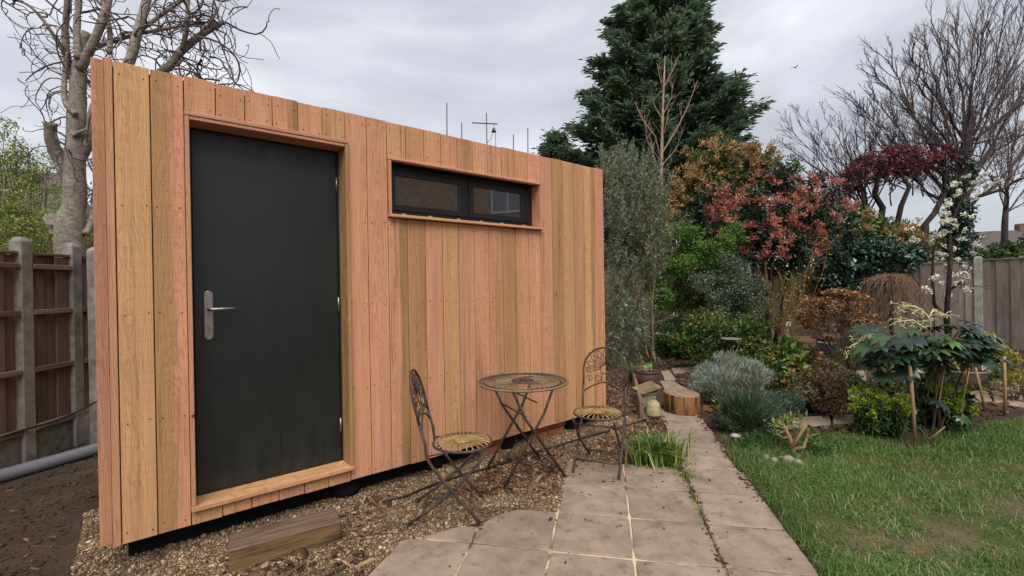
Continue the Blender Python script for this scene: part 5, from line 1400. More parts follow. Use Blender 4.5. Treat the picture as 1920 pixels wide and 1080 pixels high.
fl_ = [(980, 60), (1010, 50), (1035, 90), (1110, 115), (990, 125), (925, 145), (885, 165), (890, 190), (1090, 165), (770, 180), (740, 105), (1235, 160), (1195, 205), (1180, 270), (965, 215), (1025, 240), (945, 265), (970, 290), (1070, 300), (965, 355), (895, 328), (1105, 350), (1135, 378), (1100, 405), (1045, 410), (1050, 465), (1090, 440), (1140, 430), (970, 475), (850, 512), (1125, 510), (985, 555), (905, 435), (980, 10), (800, 50), (1160, 30)]
fl_ = [(x / 3.6 + 1500, y / 3.6 + 400) for x, y in fl_] + [(1843, 329), (1864, 343), (1820, 357), (1795, 363), (1778, 380), (1808, 403), (1790, 345), (1850, 350), (1770, 400), (1830, 370), (1812, 330), (1835, 340), (1872, 338), (1762, 415)]
fc = [(at(u, v, Yb + rng.normal(0, .12)), rng.uniform(.035, .072)) for u, v in fl_]
C, Rr = blobs_to_clumps(fc, 5, .55); P, d, k = cloud(C, Rr, 3300, .4)
shift(link('blossom', leaf_mesh('blossom', P, rand_unit(len(P)), d, .034, .028, .1), M['blossom'], bt), bt)
# --- fatsia with its big hand-shaped leaves, each a part
def hand_leaf():
    V, F = [], []; lobes = 8
    V.append((0, 0, 0)); out = []
    for k in range(lobes):
        a = (k - (lobes - 1) / 2) * R(250) / lobes; L_ = .17 * (1 - .28 * abs(k - (lobes - 1) / 2) / (lobes / 2))
        for (f, da, dz) in ((.58, -.262, .002), (.80, -.15, -.008), (1.0, 0.0, -.03), (.80, .15, -.008)): out.append((L_ * f * math.cos(a + da), L_ * f * math.sin(a + da), dz))
        V_mid = (L_ * .55 * math.cos(a), L_ * .55 * math.sin(a), .016); out.append(('m', V_mid))
    mids = []; ring = []
    for o_ in out:
        if o_[0] == 'm': mids.append(o_[1])
        else: ring.append(o_)
    n0 = 1; V += ring; m0 = len(V); V += mids; nr = len(ring)
    for k in range(lobes):
        i = n0 + 4 * k; mm = m0 + k; nxt = n0 + 4 * (k + 1) if k < lobes - 1 else None
        F += [(0, i, mm), (i, i + 1, mm), (i + 1, i + 2, mm), (i + 2, i + 3, mm)]
        F += [(i + 3, nxt, mm), (nxt, 0, mm)] if nxt else [(i + 3, 0, mm)]
    me = bpy.data.meshes.new('leaf'); me.from_pydata(V, [], F); me.polygons.foreach_set('use_smooth', [True] * len(F)); me.update(); return me
def m_bigleaf():
    t = NT('glossy_leaf'); oi = t.n('ShaderNodeObjectInfo')
    c = t.ramp(oi.outputs['Random'], [(0, lin(24, 42, 28)), (.6, lin(36, 60, 38)), (.9, lin(54, 80, 44)), (1, lin(88, 116, 46))])
    c = t.mix(1.0, c, t.gray(t.noise(t.coord(), 22, 4), [(.3, .8), (.7, 1.2)]), 'MULTIPLY'); return t.fin(c, .3, 0, .6)
M['bigleaf'] = m_bigleaf()
p = gp(1748, 808); fa = plant('fatsia', p, 'big glossy hand leaved shrub with cream flower stalks by the lawn', 'shrub'); Yf = p[1]
lm_ = hand_leaf(); lm_.materials.append(M['bigleaf'])
def fleaf(u, v, dy, size, head, pitch):
    q = at(u, v, Yf + dy); o = link('leaf', lm_, None, fa, q - np.array([p[0], p[1], 0])); o.rotation_euler = (random.gauss(0, .25), pitch, head); o.scale = (size,) * 3; return q
lq = []
for i in range(104):
    a_ = random.uniform(0, 2 * math.pi); r_ = math.sqrt(random.random())
    u = 1742 + r_ * math.cos(a_) * 118; dy = r_ * math.sin(a_) * .42
    v = 652 + (abs(u - 1742) / 118) ** 2 * 8 + random.gauss(0, 15)
    lq.append(fleaf(u, v, dy, random.uniform(.8, 1.2), math.atan2(dy, (u - 1742) / 200) + random.gauss(0, .5), random.uniform(-.05, .40)))
for (u, v, dy, s, hd, pt_) in ((1800, 612, -.1, .9, 0.1, .1), (1822, 606, -.05, .8, .3, .2), (1870, 672, -.2, 1.0, -.2, .35), (1845, 678, -.25, 1.05, -.3, .3), (1625, 618, 0, .95, 3.0, .2), (1650, 614, .1, 1.0, 2.7, .1), (1630, 665, 0, .8, 3.1, .6), (1790, 650, -.35, 1.1, -.6, .3), (1700, 690, -.3, .9, -2.4, .8), (1660, 700, -.2, .9, 3.4, .8)):
    lq.append(fleaf(u, v, dy, s, hd, pt_))
for i in range(14): lq.append(fleaf(1745 + random.gauss(0, 38), random.uniform(735, 800), random.uniform(-.2, .3), random.uniform(.6, .9), random.uniform(0, 6), random.uniform(.2, .8)))
stt = [np.array([*at(u, v, Yf + dy)]) for (u, v, dy) in ((1700, 640, .1), (1745, 630, 0), (1780, 640, -.1), (1820, 655, 0), (1760, 660, .2))]
stems(fa, np.array([p[0], p[1], 0]), stt, .014, 'bark_brown', 'stem', .04)
m = MB()
for q in lq:
    c_ = min(stt, key=lambda s: np.linalg.norm(s - q)); m.tube([c_ - [0, 0, .06], (c_ + q) / 2 + [0, 0, .03], q], [.006, .005, .004], 4, cap=False)
shift(m.build('leaf_stalks', M['bark_olive'], fa), fa)
def panicle(name, pts, side, n, seed):
    random.seed(seed); m = MB(); q = [at(u, v, Yf) for u, v in pts]; m.tube(q, taper(.009, .003, len(q)), 7)
    for j in range(1, len(q)):
        for _ in range(n):
            f = random.random(); a_ = q[j - 1] + (q[j] - q[j - 1]) * f; e_ = a_ + [side * random.uniform(.03, .11), random.uniform(-.06, .06), random.uniform(-.06, .03)]
            m.tube([a_, (a_ + e_) / 2 + [0, 0, .012], e_], [.0032, .0026, .002], 5)
            for _k in range(4): 
                g_ = e_ + rng.normal(0, .012, 3); m.tube([e_, g_], [.0018, .0036], 4)
    shift(m.build(name, M['cream'], fa), fa)
panicle('flower_stalk', [(1747, 618), (1742, 596), (1728, 580), (1708, 573), (1690, 574)], -1, 6, 3)
panicle('flower_stalk', [(1735, 618), (1712, 600), (1690, 602)], -1, 5, 4)
panicle('flower_stalk', [(1740, 600), (1750, 580), (1765, 590), (1775, 592)], 1, 4, 6)
panicle('flower_stalk', [(1650, 632), (1622, 634), (1605, 645), (1595, 660)], -1, 5, 5)
random.seed(11)
# --- spurge, golden bamboo, fern, pruned shrub
for (u, v, lab, n) in ((1632, 816, 'yellow green spurge at the left of the big leaves', 30), (1672, 818, 'yellow green spurge just left of the brown cane', 24), (1786, 806, 'yellow green spurge at the right foot of the big leaves', 26)):
    p = gp(u, v); t = plant('spurge', p, lab, 'spurge'); C = []; m = MB(); LC, LD = [], []
    for i in range(n):
        a_ = random.uniform(0, 6.28); r_ = .13 * math.sqrt(random.random()); h_ = random.uniform(.20, .42); e_ = np.array([r_ * 1.3 * math.cos(a_), r_ * 1.3 * math.sin(a_), h_]); b_ = np.array([r_ * .5 * math.cos(a_), r_ * .5 * math.sin(a_), 0])
        m.tube([b_, (b_ + e_) / 2 + [.01, 0, 0], e_], .004, 4); C.append((e_, random.uniform(.028, .045)))
        for _ in range(26): f = random.uniform(.15, .85); LC.append(b_ + (e_ - b_) * f); LD.append(rand_unit(1)[0] * [1, 1, .3])
    tag(m.build('stems', LF['darkgreen'], t), kind='stuff')
    cc, rr2 = blobs_to_clumps(C, 5, .5); P, d, k = cloud(cc, rr2, 1500, .4); link('flower_heads', leaf_mesh('flower_heads', P, d + rand_unit(len(P)) * .5, rand_unit(len(P)) * .4 + [0, 0, 1], .022, .017), LF['spurge'], t)
    link('foliage', leaf_mesh('foliage', np.array(LC) + np.array(LD) * .03, np.array(LD), rand_unit(len(LC)) * .3 + [0, 0, 1], .07, .013), LF['midgreen'], t)
p = at(1815, 720, 6.0); gb = plant('golden_bamboo', p, 'yellow leaved bamboo behind the big leaves at the right', 'bamboo'); p0 = np.array([p[0], p[1], 0])
tops = [at(u, v, 6.0 + rng.normal(0, .15)) for u, v in ((1800, 640), (1830, 640), (1850, 650), (1870, 660), (1885, 680), (1840, 665), (1815, 660), (1860, 690), (1890, 705), (1780, 670))]
stems(gb, p0 + [.0, 0, .24], tops, .006, 'ochre', 'stem', .05)
o, C, Rr = foliage('foliage', LF['gold'], gb, [(t_, .12) for t_ in tops], 2200, .10, .17, sub=7, subr=.5, out=.3, up=-.3); shift(o, gb)
p = at(1190, 690, 6.6); fn = plant('fern', p, 'low green fern beside the cabin end and the bricks', 'fern'); LC, LD, LS = [], [], []
for i in range(22):
    a_ = random.uniform(0, 6.28); L_ = random.uniform(.25, .45)
    for j in range(14):
        f = (j + 1) / 14; c_ = np.array([math.cos(a_) * L_ * f, math.sin(a_) * L_ * f, .05 + .30 * math.sin(f * 2.1) * L_ / .4]); sd = np.array([-math.sin(a_), math.cos(a_), 0])
        for s_ in (-1, 1): w_ = .075 * (1 - f * .75); LC.append(c_ + sd * s_ * w_ * .5); LD.append(sd * s_ + [math.cos(a_) * .4, math.sin(a_) * .4, -.15]); LS.append(w_)
LS = np.array(LS); link('fronds', leaf_mesh('fronds', np.array(LC), np.array(LD), np.tile([0, 0, 1.0], (len(LC), 1)) + rand_unit(len(LC)) * .2, LS, LS * .33), LF['fern'], fn)
p = gp(1487, 858); ps = plant('pruned_shrub', p, 'small hard pruned pale stemmed shrub in front of the bed', 'shrub'); Yp = p[1]
for i, (pts, r) in enumerate((([(1487, 860), (1486, 835), (1478, 815), (1468, 795)], .02), ([(1486, 838), (1500, 815), (1512, 795)], .016), ([(1488, 842), (1508, 838), (1514, 815), (1513, 805)], .014), ([(1480, 818), (1470, 822), (1455, 812)], .006), ([(1500, 816), (1500, 800), (1490, 790)], .008), ([(1512, 820), (1535, 812)], .005), ([(1474, 806), (1452, 796), (1440, 800)], .005))):
    q = [at(u, v, Yp + .03 * i * (-1) ** i) for u, v in pts]
    if i == 0: q[0][2] = 0
    m = MB(); m.tube(q, taper(r, r * .7, len(q)), 8); shift(m.build('trunk' if i == 0 else 'limb', M['cane'], ps), ps)
o, C, Rr = foliage('foliage', LF['spring'], ps, [(at(u, v, Yp), .05) for u, v in ((1468, 792), (1480, 786), (1495, 782), (1455, 800), (1510, 800))], 130, .055, .3, sub=4, subr=.6, up=.4); shift(o, ps)
bush('edge_seedlings', gp(1420, 838), 'low leafy weeds in the grass below the rosemary', 'weeds', 'fern', [(gp(u, v) + [0, 0, .04], .09) for u, v in ((1420, 838), (1450, 832), (1395, 846), (1540, 858), (1520, 846))], 900, .035, .5, 0)
bush('dark_underplant', gp(1760, 790), 'dense dark leaves under the big leaved plant near its foot', 'shrub', 'darkgreen', [(gp(u, v) + [0, 0, h_], .15) for u, v, h_ in ((1765, 790, .10), (1740, 790, .2), (1790, 790, .2), (1700, 805, .08), (1765, 770, .34), (1650, 808, .06))], 2600, .07, .45, 8, .006, 'bark_dark')
bush('small_shrub', gp(1905, 752), 'low twiggy plant beside the far path at the right', 'shrub', 'brownleaf', [(gp(u, v) + [0, 0, .12], .14) for u, v in ((1890, 752), (1915, 756), (1860, 745))], 500, .03, .5, 26, .005, 'bark_dark')

# ================================================================== TREES BEYOND THE FENCES
# --- big conifer
Yc = 17.0; p = at(1240, 300, Yc); cf = plant('conifer', p, 'huge dark green conifer towering beyond the back fence', 'tree')
def hw(z):      # half width of the crown at height z
    prof = [(1.0, 3.7), (4.5, 4.15), (6.4, 4.25), (7.6, 3.55), (9.0, 2.9), (10.2, 2.3), (11.2, 1.7), (12.0, 1.1), (12.9, .35)]
    for (z0, w0), (z1, w1) in zip(prof[:-1], prof[1:]):
        if z <= z1: return w0 + (w1 - w0) * (z - z0) / (z1 - z0)
    return .2
m = MB(); m.tube([(p[0], p[1], 0), (p[0] + .05, p[1], 6), (p[0] - .3, p[1], 12.6)], [.34, .2, .04], 9); m.tube([(p[0], p[1], 5), (p[0] + .5, p[1], 8), (p[0] + .6, p[1], 12.5)], [.18, .12, .03], 8); shift(m.build('trunk', M['bark_brown'], cf), cf)
CP, CD, CS = [], [], []; bm_ = MB()
for i in range(580):
    z = 1.2 + 11.6 * random.random() ** 1.05; a_ = random.uniform(0, 2 * math.pi); L_ = hw(z) * random.uniform(.50, 1.05) * (.93 if math.cos(a_) < 0 else .80)
    cx = p[0] + (-.45 if random.random() < .6 else .55) * max(0, (z - 8) / 4.5); dirv = np.array([math.cos(a_), math.sin(a_), 0]); o0 = np.array([cx, p[1], z - .45 * L_ * .5])
    q = [o0, o0 + dirv * L_ * .5 + [0, 0, .10 * L_], o0 + dirv * L_ + [0, 0, .36 * L_]]
    bm_.tube(q, [.035, .022, .006], 4, cap=False)
    nc = int(5 + L_ * 2.2)
    for j in range(nc):
        f = .30 + .72 * (j + random.random()) / nc; pos = o0 + dirv * L_ * f + [0, 0, .10 * L_ * f + .26 * L_ * f * f]; sz_ = (.30 - .12 * f) * random.uniform(.7, 1.3) + .03 * L_
        k = int(58 * random.uniform(.6, 1.3)); off = rng.normal(0, 1, (k, 3)) * [sz_ * .62, sz_ * .62, sz_ * .26]
        CP.append(pos + off); CD.append(dirv * .8 + off / sz_ * [.55, .55, .3] + rng.normal(0, .25, (k, 3)) + [0, 0, .18]); CS.append(np.full(k, .26) * rng.uniform(.6, 1.3, k))
CP, CD, CS = np.concatenate(CP), np.concatenate(CD), np.concatenate(CS)
shift(link('crown', leaf_mesh('crown', CP, CD, rand_unit(len(CP)) * .6 + [0, 0, 1], CS, CS * .30, .2), LF['conifer'], cf), cf)
shift(bm_.build('branches', M['bark_dark'], cf), cf)
p2 = at(1042, 262, 16.0); c2 = plant('conifer', p2, 'small dark conifer tip peeping over the far roof end', 'tree')
CP, CD, CS = [], [], []
for i in range(130):
    z = p2[2] - 3.4 + 3.6 * random.random(); a_ = random.uniform(0, 6.28); L_ = max(.1, (p2[2] + .4 - z) * .36) * random.uniform(.6, 1.15); dirv = np.array([math.cos(a_), math.sin(a_), 0])
    for j in range(4):
        f = .3 + .7 * (j + random.random()) / 4; pos = np.array([p2[0], p2[1], z]) + dirv * L_ * f + [0, 0, .3 * L_ * f * f]; k = 26; off = rng.normal(0, 1, (k, 3)) * [.16, .16, .08]
        CP.append(pos + off); CD.append(dirv * .8 + off * 3 + rng.normal(0, .3, (k, 3)) + [0, 0, .15]); CS.append(np.full(k, .22) * rng.uniform(.6, 1.3, k))
CP, CD, CS = np.concatenate(CP), np.concatenate(CD), np.concatenate(CS)
shift(link('crown', leaf_mesh('crown', CP, CD, rand_unit(len(CP)) * .6 + [0, 0, 1], CS, CS * .3), LF['conifer'], c2), c2)
shift(MB().tube([(p2[0], p2[1], 0), (p2[0], p2[1], p2[2])], [.16, .02], 7).build('trunk', M['bark_brown'], c2), c2)
# --- pale sapling in front of it
Ys = 12.2; p = at(1240, 330, Ys); sp1 = plant('pale_sapling', p, 'pale bare young tree standing in front of the conifer', 'tree')
m = MB(); m.tube([(p[0], p[1], 0), at(1240, 310, Ys), at(1243, 200, Ys), at(1247, 105, Ys)], [.06, .045, .03, .010], 7); shift(m.build('trunk', M['bark_pale'], sp1), sp1)
m = MB()
for (pts, r) in (([(1240, 300), (1228, 255), (1205, 225), (1190, 190)], .02), ([(1240, 290), (1270, 240), (1290, 200), (1308, 150)], .022), ([(1242, 225), (1226, 195), (1222, 165)], .014), ([(1243, 215), (1258, 185), (1262, 155)], .014), ([(1243, 170), (1236, 140), (1232, 118)], .012), ([(1244, 165), (1262, 130), (1272, 105)], .012), ([(1240, 330), (1225, 290), (1222, 270)], .012), ([(1241, 310), (1268, 280), (1285, 230)], .012), ([(1236, 300), (1212, 260), (1208, 215)], .010), ([(1241, 260), (1250, 230), (1254, 205)], .010)):
    q = [at(u, v, Ys + random.gauss(0, .1)) for u, v in pts]; m.tube(q, taper(r, .006, len(q)), 5, cap=False)
    for j in range(1, len(q)):
        for _ in range(3): a_ = q[j - 1] + (q[j] - q[j - 1]) * random.random(); m.tube(wander(a_, Vector((random.gauss(0, .5), random.gauss(0, .3), 1)), random.uniform(.25, .6), 4, .08), taper(.007, .003, 5), 3, cap=False)
shift(m.build('limbs', M['bark_pale'], sp1), sp1)
# --- large bare tree at the right
def bare_tree(name, label, Y, trunk, limbs, mat, kids=5, depth=3, ratio=.5, rl=.05, ivy=False, seed=1, rmin=.006, ang=(.25, .65)):
    random.seed(seed)
    p = at(trunk[0][0], trunk[0][1], Y); t = plant(name, p, label, 'tree')
    q = [at(u, v, Y) for (u, v, r) in trunk]; q[0][2] = 0; m = MB(); m.tube(q, [r for (_, _, r) in trunk], 9); shift(m.build('trunk', M[mat], t), t)
    tw_ = MB(); pts_all = []
    for (pts, r, dy) in limbs:
        q = [at(u, v, Y + dy * j / max(1, len(pts) - 1)) for j, (u, v) in enumerate(pts)]
        m = MB(); m.tube(q, taper(r, r * .35, len(q)), 6, cap=False); shift(m.build('limb', M[mat], t), t)
        for j in range(len(q) - 1):
            seg = q[j + 1] - q[j]; n_ = max(2, int(np.linalg.norm(seg) * 1.9))
            for k_ in range(n_):
                a_ = q[j] + seg * (k_ + random.random()) / n_; dd = spread(Vector(tuple(seg)), random.uniform(*ang)); dd.z += .25
                branch(tw_, a_, dd, np.linalg.norm(seg) * random.uniform(.5, .95), max(rmin, r * .38), depth - 1, kids, ratio, ang, .09, .05, 0, .2, 5, rmin)
        branch(tw_, q[-1], Vector(tuple(q[-1] - q[-2])), 1.0, max(rmin, r * .35), depth - 1, kids, .6, ang, .08, .05, 0, .2, 5, rmin)
    shift(tw_.build('twigs', M['twig'], t), t)
    return t
def fan_tree(name, label, Y, trunk, forks, tips, mat, seed, r0=.06, dens=2.6, rmin=.006, depth=2, kids=4):
    random.seed(seed)
    p = at(trunk[0][0], trunk[0][1], Y); t = plant(name, p, label, 'tree')
    q = [at(u, v, Y) for (u, v, r) in trunk]; q[0][2] = 0; m = MB(); m.tube(q, [r for (_, _, r) in trunk], 9); shift(m.build('trunk', M[mat], t), t)
    tw_ = MB()
    for i, (u, v) in enumerate(tips):
        fu, fv, fr_ = forks[i % len(forks)] if len(tips[0]) == 2 else forks[0]
        a_ = at(fu, fv, Y); e_ = at(u, v, Y + random.uniform(-1.6, 1.6)); ch_ = e_ - a_; L_ = np.linalg.norm(ch_)
        bow = np.array([0, 0, 1.0]) * L_ * random.uniform(-.10, .04) if abs(ch_[0]) > 1.2 else np.array([1.0, 0, 0]) * L_ * random.uniform(-.05, .05)
        k = 9; q = [a_ + ch_ * (j / k) + bow * math.sin(math.pi * j / k) + rng.normal(0, .03, 3) * (0 < j) for j in range(k + 1)]
        r_ = r0 * random.uniform(.7, 1.25); m = MB(); m.tube(q, taper(r_, r_ * .22, k + 1), 6, cap=False); shift(m.build('limb', M[mat], t), t)
        for j in range(2, k + 1):
            seg = Vector(tuple(q[j] - q[j - 1])); n_ = max(1, int(seg.length * dens + random.random()))
            for _ in range(n_):
                o_ = q[j - 1] + (q[j] - q[j - 1]) * random.random(); dd = spread(seg, random.uniform(.2, .6)); dd.z += .18
                branch(tw_, o_, dd, L_ * random.uniform(.16, .34) * (1.15 - .5 * j / k), r_ * random.uniform(.28, .42), depth - 1 if random.random() < .3 else depth, kids, .58, (.2, .55), .08, .045, 0, .2, 5, rmin)
    tag(shift(tw_.build('twigs', M['twig'], t), t), kind='stuff'); return t
bt2 = fan_tree('bare_tree', 'large bare tree with dark ivy clad trunk beyond the grey fence', 14.0,
    [(1795, 560, .30), (1797, 430, .26), (1803, 340, .20), (1812, 270, .13), (1822, 200, .06)],
    [(1801, 380, 0), (1805, 320, 0), (1811, 270, 0), (1800, 400, 0)],
    [(1602, 190), (1640, 140), (1700, 95), (1612, 215), (1668, 112), (1730, 70), (1790, 45), (1640, 185), (1760, 60), (1830, 25), (1860, 10), (1625, 250), (1890, 0), (1930, 10), (1980, 30), (1660, 230), (1960, 90), (1720, 150), (2010, 120), (1985, 200), (1700, 180), (1850, 80), (2000, 260), (1930, 150), (1760, 130), (1950, 230), (1680, 270), (1900, 120), (1990, 300), (1930, 320)], 'bark_mauve', 3, .038, 4.3, .0046)
ibl = [(at(1797 + rng.normal(0, 6), v, 13.9 + rng.normal(0, .1)), .33 - (430 - v) * .0002) for v in range(300, 560, 14)]
o, _, _ = foliage('ivy', LF['ivy'], bt2, ibl, 7000, .11, .6, sub=8, subr=.45, out=.5, up=-.1); shift(o, bt2)
fan_tree('bare_tree', 'smaller fine twigged bare tree behind the purple leaved one', 17.0, [(1628, 520, .15), (1626, 420, .12), (1618, 350, .08)],
    [(1624, 400, 0), (1620, 360, 0)], [(1482, 240), (1500, 212), (1520, 255), (1545, 222), (1575, 205), (1600, 210), (1622, 196), (1560, 290), (1492, 300), (1650, 210), (1682, 225), (1470, 270), (1700, 260), (1530, 320), (1590, 250), (1640, 250)], 'bark_mauve', 5, .030, 3.0, .0052)
fan_tree('bare_tree', 'thin bare tree at the right edge behind the fence post', 16.0, [(1880, 520, .11), (1884, 420, .09), (1888, 360, .06)],
    [(1886, 400, 0), (1887, 365, 0)], [(1850, 250), (1880, 200), (1915, 180), (1950, 220), (1980, 280), (1835, 310), (1960, 340), (1900, 260)], 'bark_mauve', 8, .030, 2.6, .0052)
# --- purple plum with crooked limbs
Yp2 = 13.0; p = at(1690, 520, Yp2); pm_ = plant('purple_tree', p, 'crooked small tree with purple red leaves beyond the fence', 'tree'); random.seed(9)
for i, (pts, r) in enumerate((([(1660, 520), (1650, 420), (1655, 390), (1640, 365), (1645, 340), (1655, 310)], .10), ([(1680, 520), (1682, 420), (1690, 385), (1705, 350), (1685, 320), (1680, 300)], .08), ([(1740, 520), (1735, 420), (1752, 400), (1772, 360), (1770, 330), (1740, 305)], .09), ([(1655, 310), (1620, 305), (1595, 330), (1580, 350)], .04), ([(1682, 310), (1720, 300), (1760, 300)], .04), ([(1645, 340), (1610, 345), (1590, 360)], .03), ([(1640, 365), (1610, 380)], .03))):
    q = [at(u, v, Yp2 + .2 * math.sin(i * 2 + j)) for j, (u, v) in enumerate(pts)]
    if i < 3: q[0][2] = 0
    m = MB(); m.tube(q, taper(r, r * .5, len(q)), 8, cap=False); shift(m.build('trunk' if i < 3 else 'limb', M['bark_dark'], pm_), pm_)
pb_ = [B(1600, 335, Yp2, 24), B(1630, 310, Yp2, 28), B(1670, 298, Yp2, 28), B(1710, 300, Yp2, 26), B(1745, 300, Yp2, 24), B(1775, 292, Yp2, 20), B(1650, 325, Yp2, 22), B(1585, 355, Yp2, 18), B(1700, 320, Yp2, 20)]
o, C, Rr = foliage('crown', LF['plum'], pm_, pb_, 4200, .10, .45, sub=16, subr=.34); shift(o, pm_)
m = MB()
for i in range(len(C)):
    a_ = C[i] + rng.normal(0, .3, 3); m.tube(wander(a_ - [0, 0, .3], C[i] - a_ + [0, 0, .3], .8, 4, .12), taper(.02, .006, 5), 4, cap=False)
shift(m.build('twigs', M['bark_dark'], pm_), pm_)
# --- far green bushes and houses behind the right fence
bush('far_bush', at(1760, 520, 16), 'pale green bush beyond the fence behind the white blossom', 'bush', 'spring', [B(1740, 450, 16, 34), B(1700, 440, 17, 26), B(1720, 470, 15.5, 30), B(1690, 470, 16, 26)], 3200, .14, .5, 6, .05, 'bark_dark')
bush('far_bush', at(1880, 520, 15), 'dark green bush behind the grey fence at the right edge', 'bush', 'midgreen', [B(1880, 475, 13, 24), B(1920, 480, 13, 28), B(1850, 480, 13, 20), B(1960, 470, 13, 34)], 3600, .11, .5, 6, .05, 'bark_dark')
bush('far_bush', at(1480, 500, 15), 'mid green bush in the gap between red tree and conifer', 'bush', 'midgreen', [B(1420, 420, 15, 60), B(1500, 430, 15, 60), B(1340, 420, 15, 60), B(1260, 420, 15, 50), B(1560, 460, 15, 40), B(1450, 490, 14, 40), B(1510, 490, 14, 36), B(1390, 490, 14, 40)], 6000, .16, .5, 6, .05, 'bark_dark')
M['brick_far'] = m_plain('brown_brick', lin(112, 92, 78), .9, 0, .2, .35, 3, .2)
M['roof_t'] = m_plain('grey_roof_tile', lin(92, 82, 80), .8, 0, .3, .25, 6, .3)
M['render_w'] = m_plain('house_render', lin(150, 132, 116), .9, 0, .2, .2, 3, .2)
def house(loc, rz, w, d, h, rh, label, wall, chim=True, wins=()):
    t = empty('house', loc, rz, label, 'house')
    MB().box((-w / 2, -d / 2, 0), (w / 2, d / 2, h)).build('wall', wall, t)
    e = .3; m = MB(); m.add([(-w / 2 - e, -d / 2 - e, h - .05), (w / 2 + e, -d / 2 - e, h - .05), (w / 2 + e, d / 2 + e, h - .05), (-w / 2 - e, d / 2 + e, h - .05), (-w / 2 + 1.2, 0, h + rh), (w / 2 - 1.2, 0, h + rh)], [(0, 3, 2, 1), (0, 1, 5, 4), (2, 3, 4, 5), (1, 2, 5), (3, 0, 4)])
    rf = m.build('roof', M['roof_t'], t)
    if chim: MB().box((-.4, -.3, h + rh * .4), (.4, .3, h + rh + .5), .03).build('chimney', M['brick_far'], rf, (w * .22, .1, 0))
    for (x, z, ww, hh_) in wins:
        f = MB(); y0 = -d / 2 - .03; rect_frame(f, x, x + ww, z, z + hh_, .07, y0, y0 + .1); f.box((x + ww / 2 - .03, y0 + .01, z + .07), (x + ww / 2 + .03, y0 + .1, z + hh_ - .07)); f.box((x + .07, y0 + .02, z + hh_ / 2 - .03), (x + ww / 2 - .03, y0 + .1, z + hh_ / 2 + .03)); f.box((x + ww / 2 + .03, y0 + .02, z + hh_ / 2 - .03), (x + ww - .07, y0 + .1, z + hh_ / 2 + .03))
        fo = f.build('window', M['white'], t); MB().box((x + .06, -d / 2 - .012, z + .06), (x + ww - .06, -d / 2 - .004, z + hh_ - .06)).build('pane', M['glass'], fo)
    return t
hp1 = at(1890, 500, 34); house((hp1[0] + 1.5, hp1[1] + 3, 0), -.3, 11, 7, 1.9, 3.4, 'low house with grey hipped roof beyond the right fence', M['render_w'])
hp2 = at(-30, 450, 19); house((hp2[0] - 2.6, hp2[1] + 2, 0), .55, 8, 6, 5.0, 2.4, 'brown brick house at the left edge behind the green bush', M['brick_far'], False)
# brick house on the far side of the garden, seen in the cabin window
def m_brickwall():
    t = NT('brick_wall'); co = t.coord()
    bt_ = t.n('ShaderNodeTexBrick', {'Vector': t.n('ShaderNodeCombineXYZ', {0: t.n('ShaderNodeSeparateXYZ', {0: co}).outputs[0], 1: t.n('ShaderNodeSeparateXYZ', {0: co}).outputs[2]}).outputs[0], 'Scale': 4.4, 'Color1': lin(156, 132, 108), 'Color2': lin(186, 160, 134), 'Mortar': lin(150, 140, 126), 'Mortar Size': .02})
    return t.fin(bt_.outputs['Color'], .9, 0, .2)
M['brickwall'] = m_brickwall()
house((13.8, -1.5, 0), R(-80), 10, 5, 6.4, 2.4, 'yellow brown brick house facing the cabin across the lawn', M['brickwall'], True, ((-4.2, 3.9, 1.2, 1.4), (2.6, 3.9, 1.2, 1.4), (-1.2, .8, 1.6, 1.6)))

# ================================================================== LEFT TREE
Yl = 6.4; random.seed(21)
p = at(135, 455, Yl); lt = plant('contorted_tree', p, 'pollarded grey tree with curly bare twigs behind the cabin', 'tree')
big = [('trunk', [(132, 560, .21), (130, 455, .20), (140, 380, .165), (140, 320, .15), (143, 250, .135), (145, 190, .125), (150, 120, .10), (160, 60, .06)]), ('limb', [(135, 345, .13), (112, 300, .12), (97, 265, .10), (93, 230, .085)]), ('limb', [(150, 130, .08), (175, 80, .075), (195, 30, .07), (208, -20, .06), (225, -80, .045)]),
       ('limb', [(146, 110, .06), (144, 50, .055), (148, 0, .05), (150, -60, .04)]), ('limb', [(145, 185, .06), (128, 120, .06), (122, 60, .055), (126, 0, .05), (118, -60, .04)]), ('limb', [(150, 300, .09), (170, 260, .085), (180, 200, .09), (236, 130, .085), (258, 60, .08), (275, 0, .07), (290, -60, .06)]),
       ('limb', [(175, 240, .07), (215, 190, .06), (310, 130, .075), (340, 95, .07), (385, 60, .06), (420, 40, .045)]), ('limb', [(205, 100, .05), (206, 60, .045), (195, 10, .04), (180, -40, .03)]), ('limb', [(150, 105, .05), (190, 85, .04), (250, 66, .036), (320, 52, .03), (380, 42, .022), (415, 45, .014)]),
       ('limb', [(120, 100, .035), (90, 50, .03), (60, 15, .025), (30, 0, .018), (-10, -8, .014)]), ('limb', [(142, 215, .05), (122, 190, .045), (121, 140, .04), (128, 100, .035)]), ('limb', [(258, 60, .04), (300, 30, .035), (335, 5, .03), (370, -20, .02)]), ('limb', [(110, 440, .12), (100, 418, .10), (98, 410, .095)]), ('limb', [(340, 95, .045), (350, 55, .04), (352, 0, .035), (356, -50, .03)]),
       ('limb', [(135, 255, .03), (155, 245, .03), (175, 240, .04)]), ('limb', [(160, 440, .07), (172, 415, .06), (178, 380, .05), (195, 330, .04)])]
tw_ = MB()
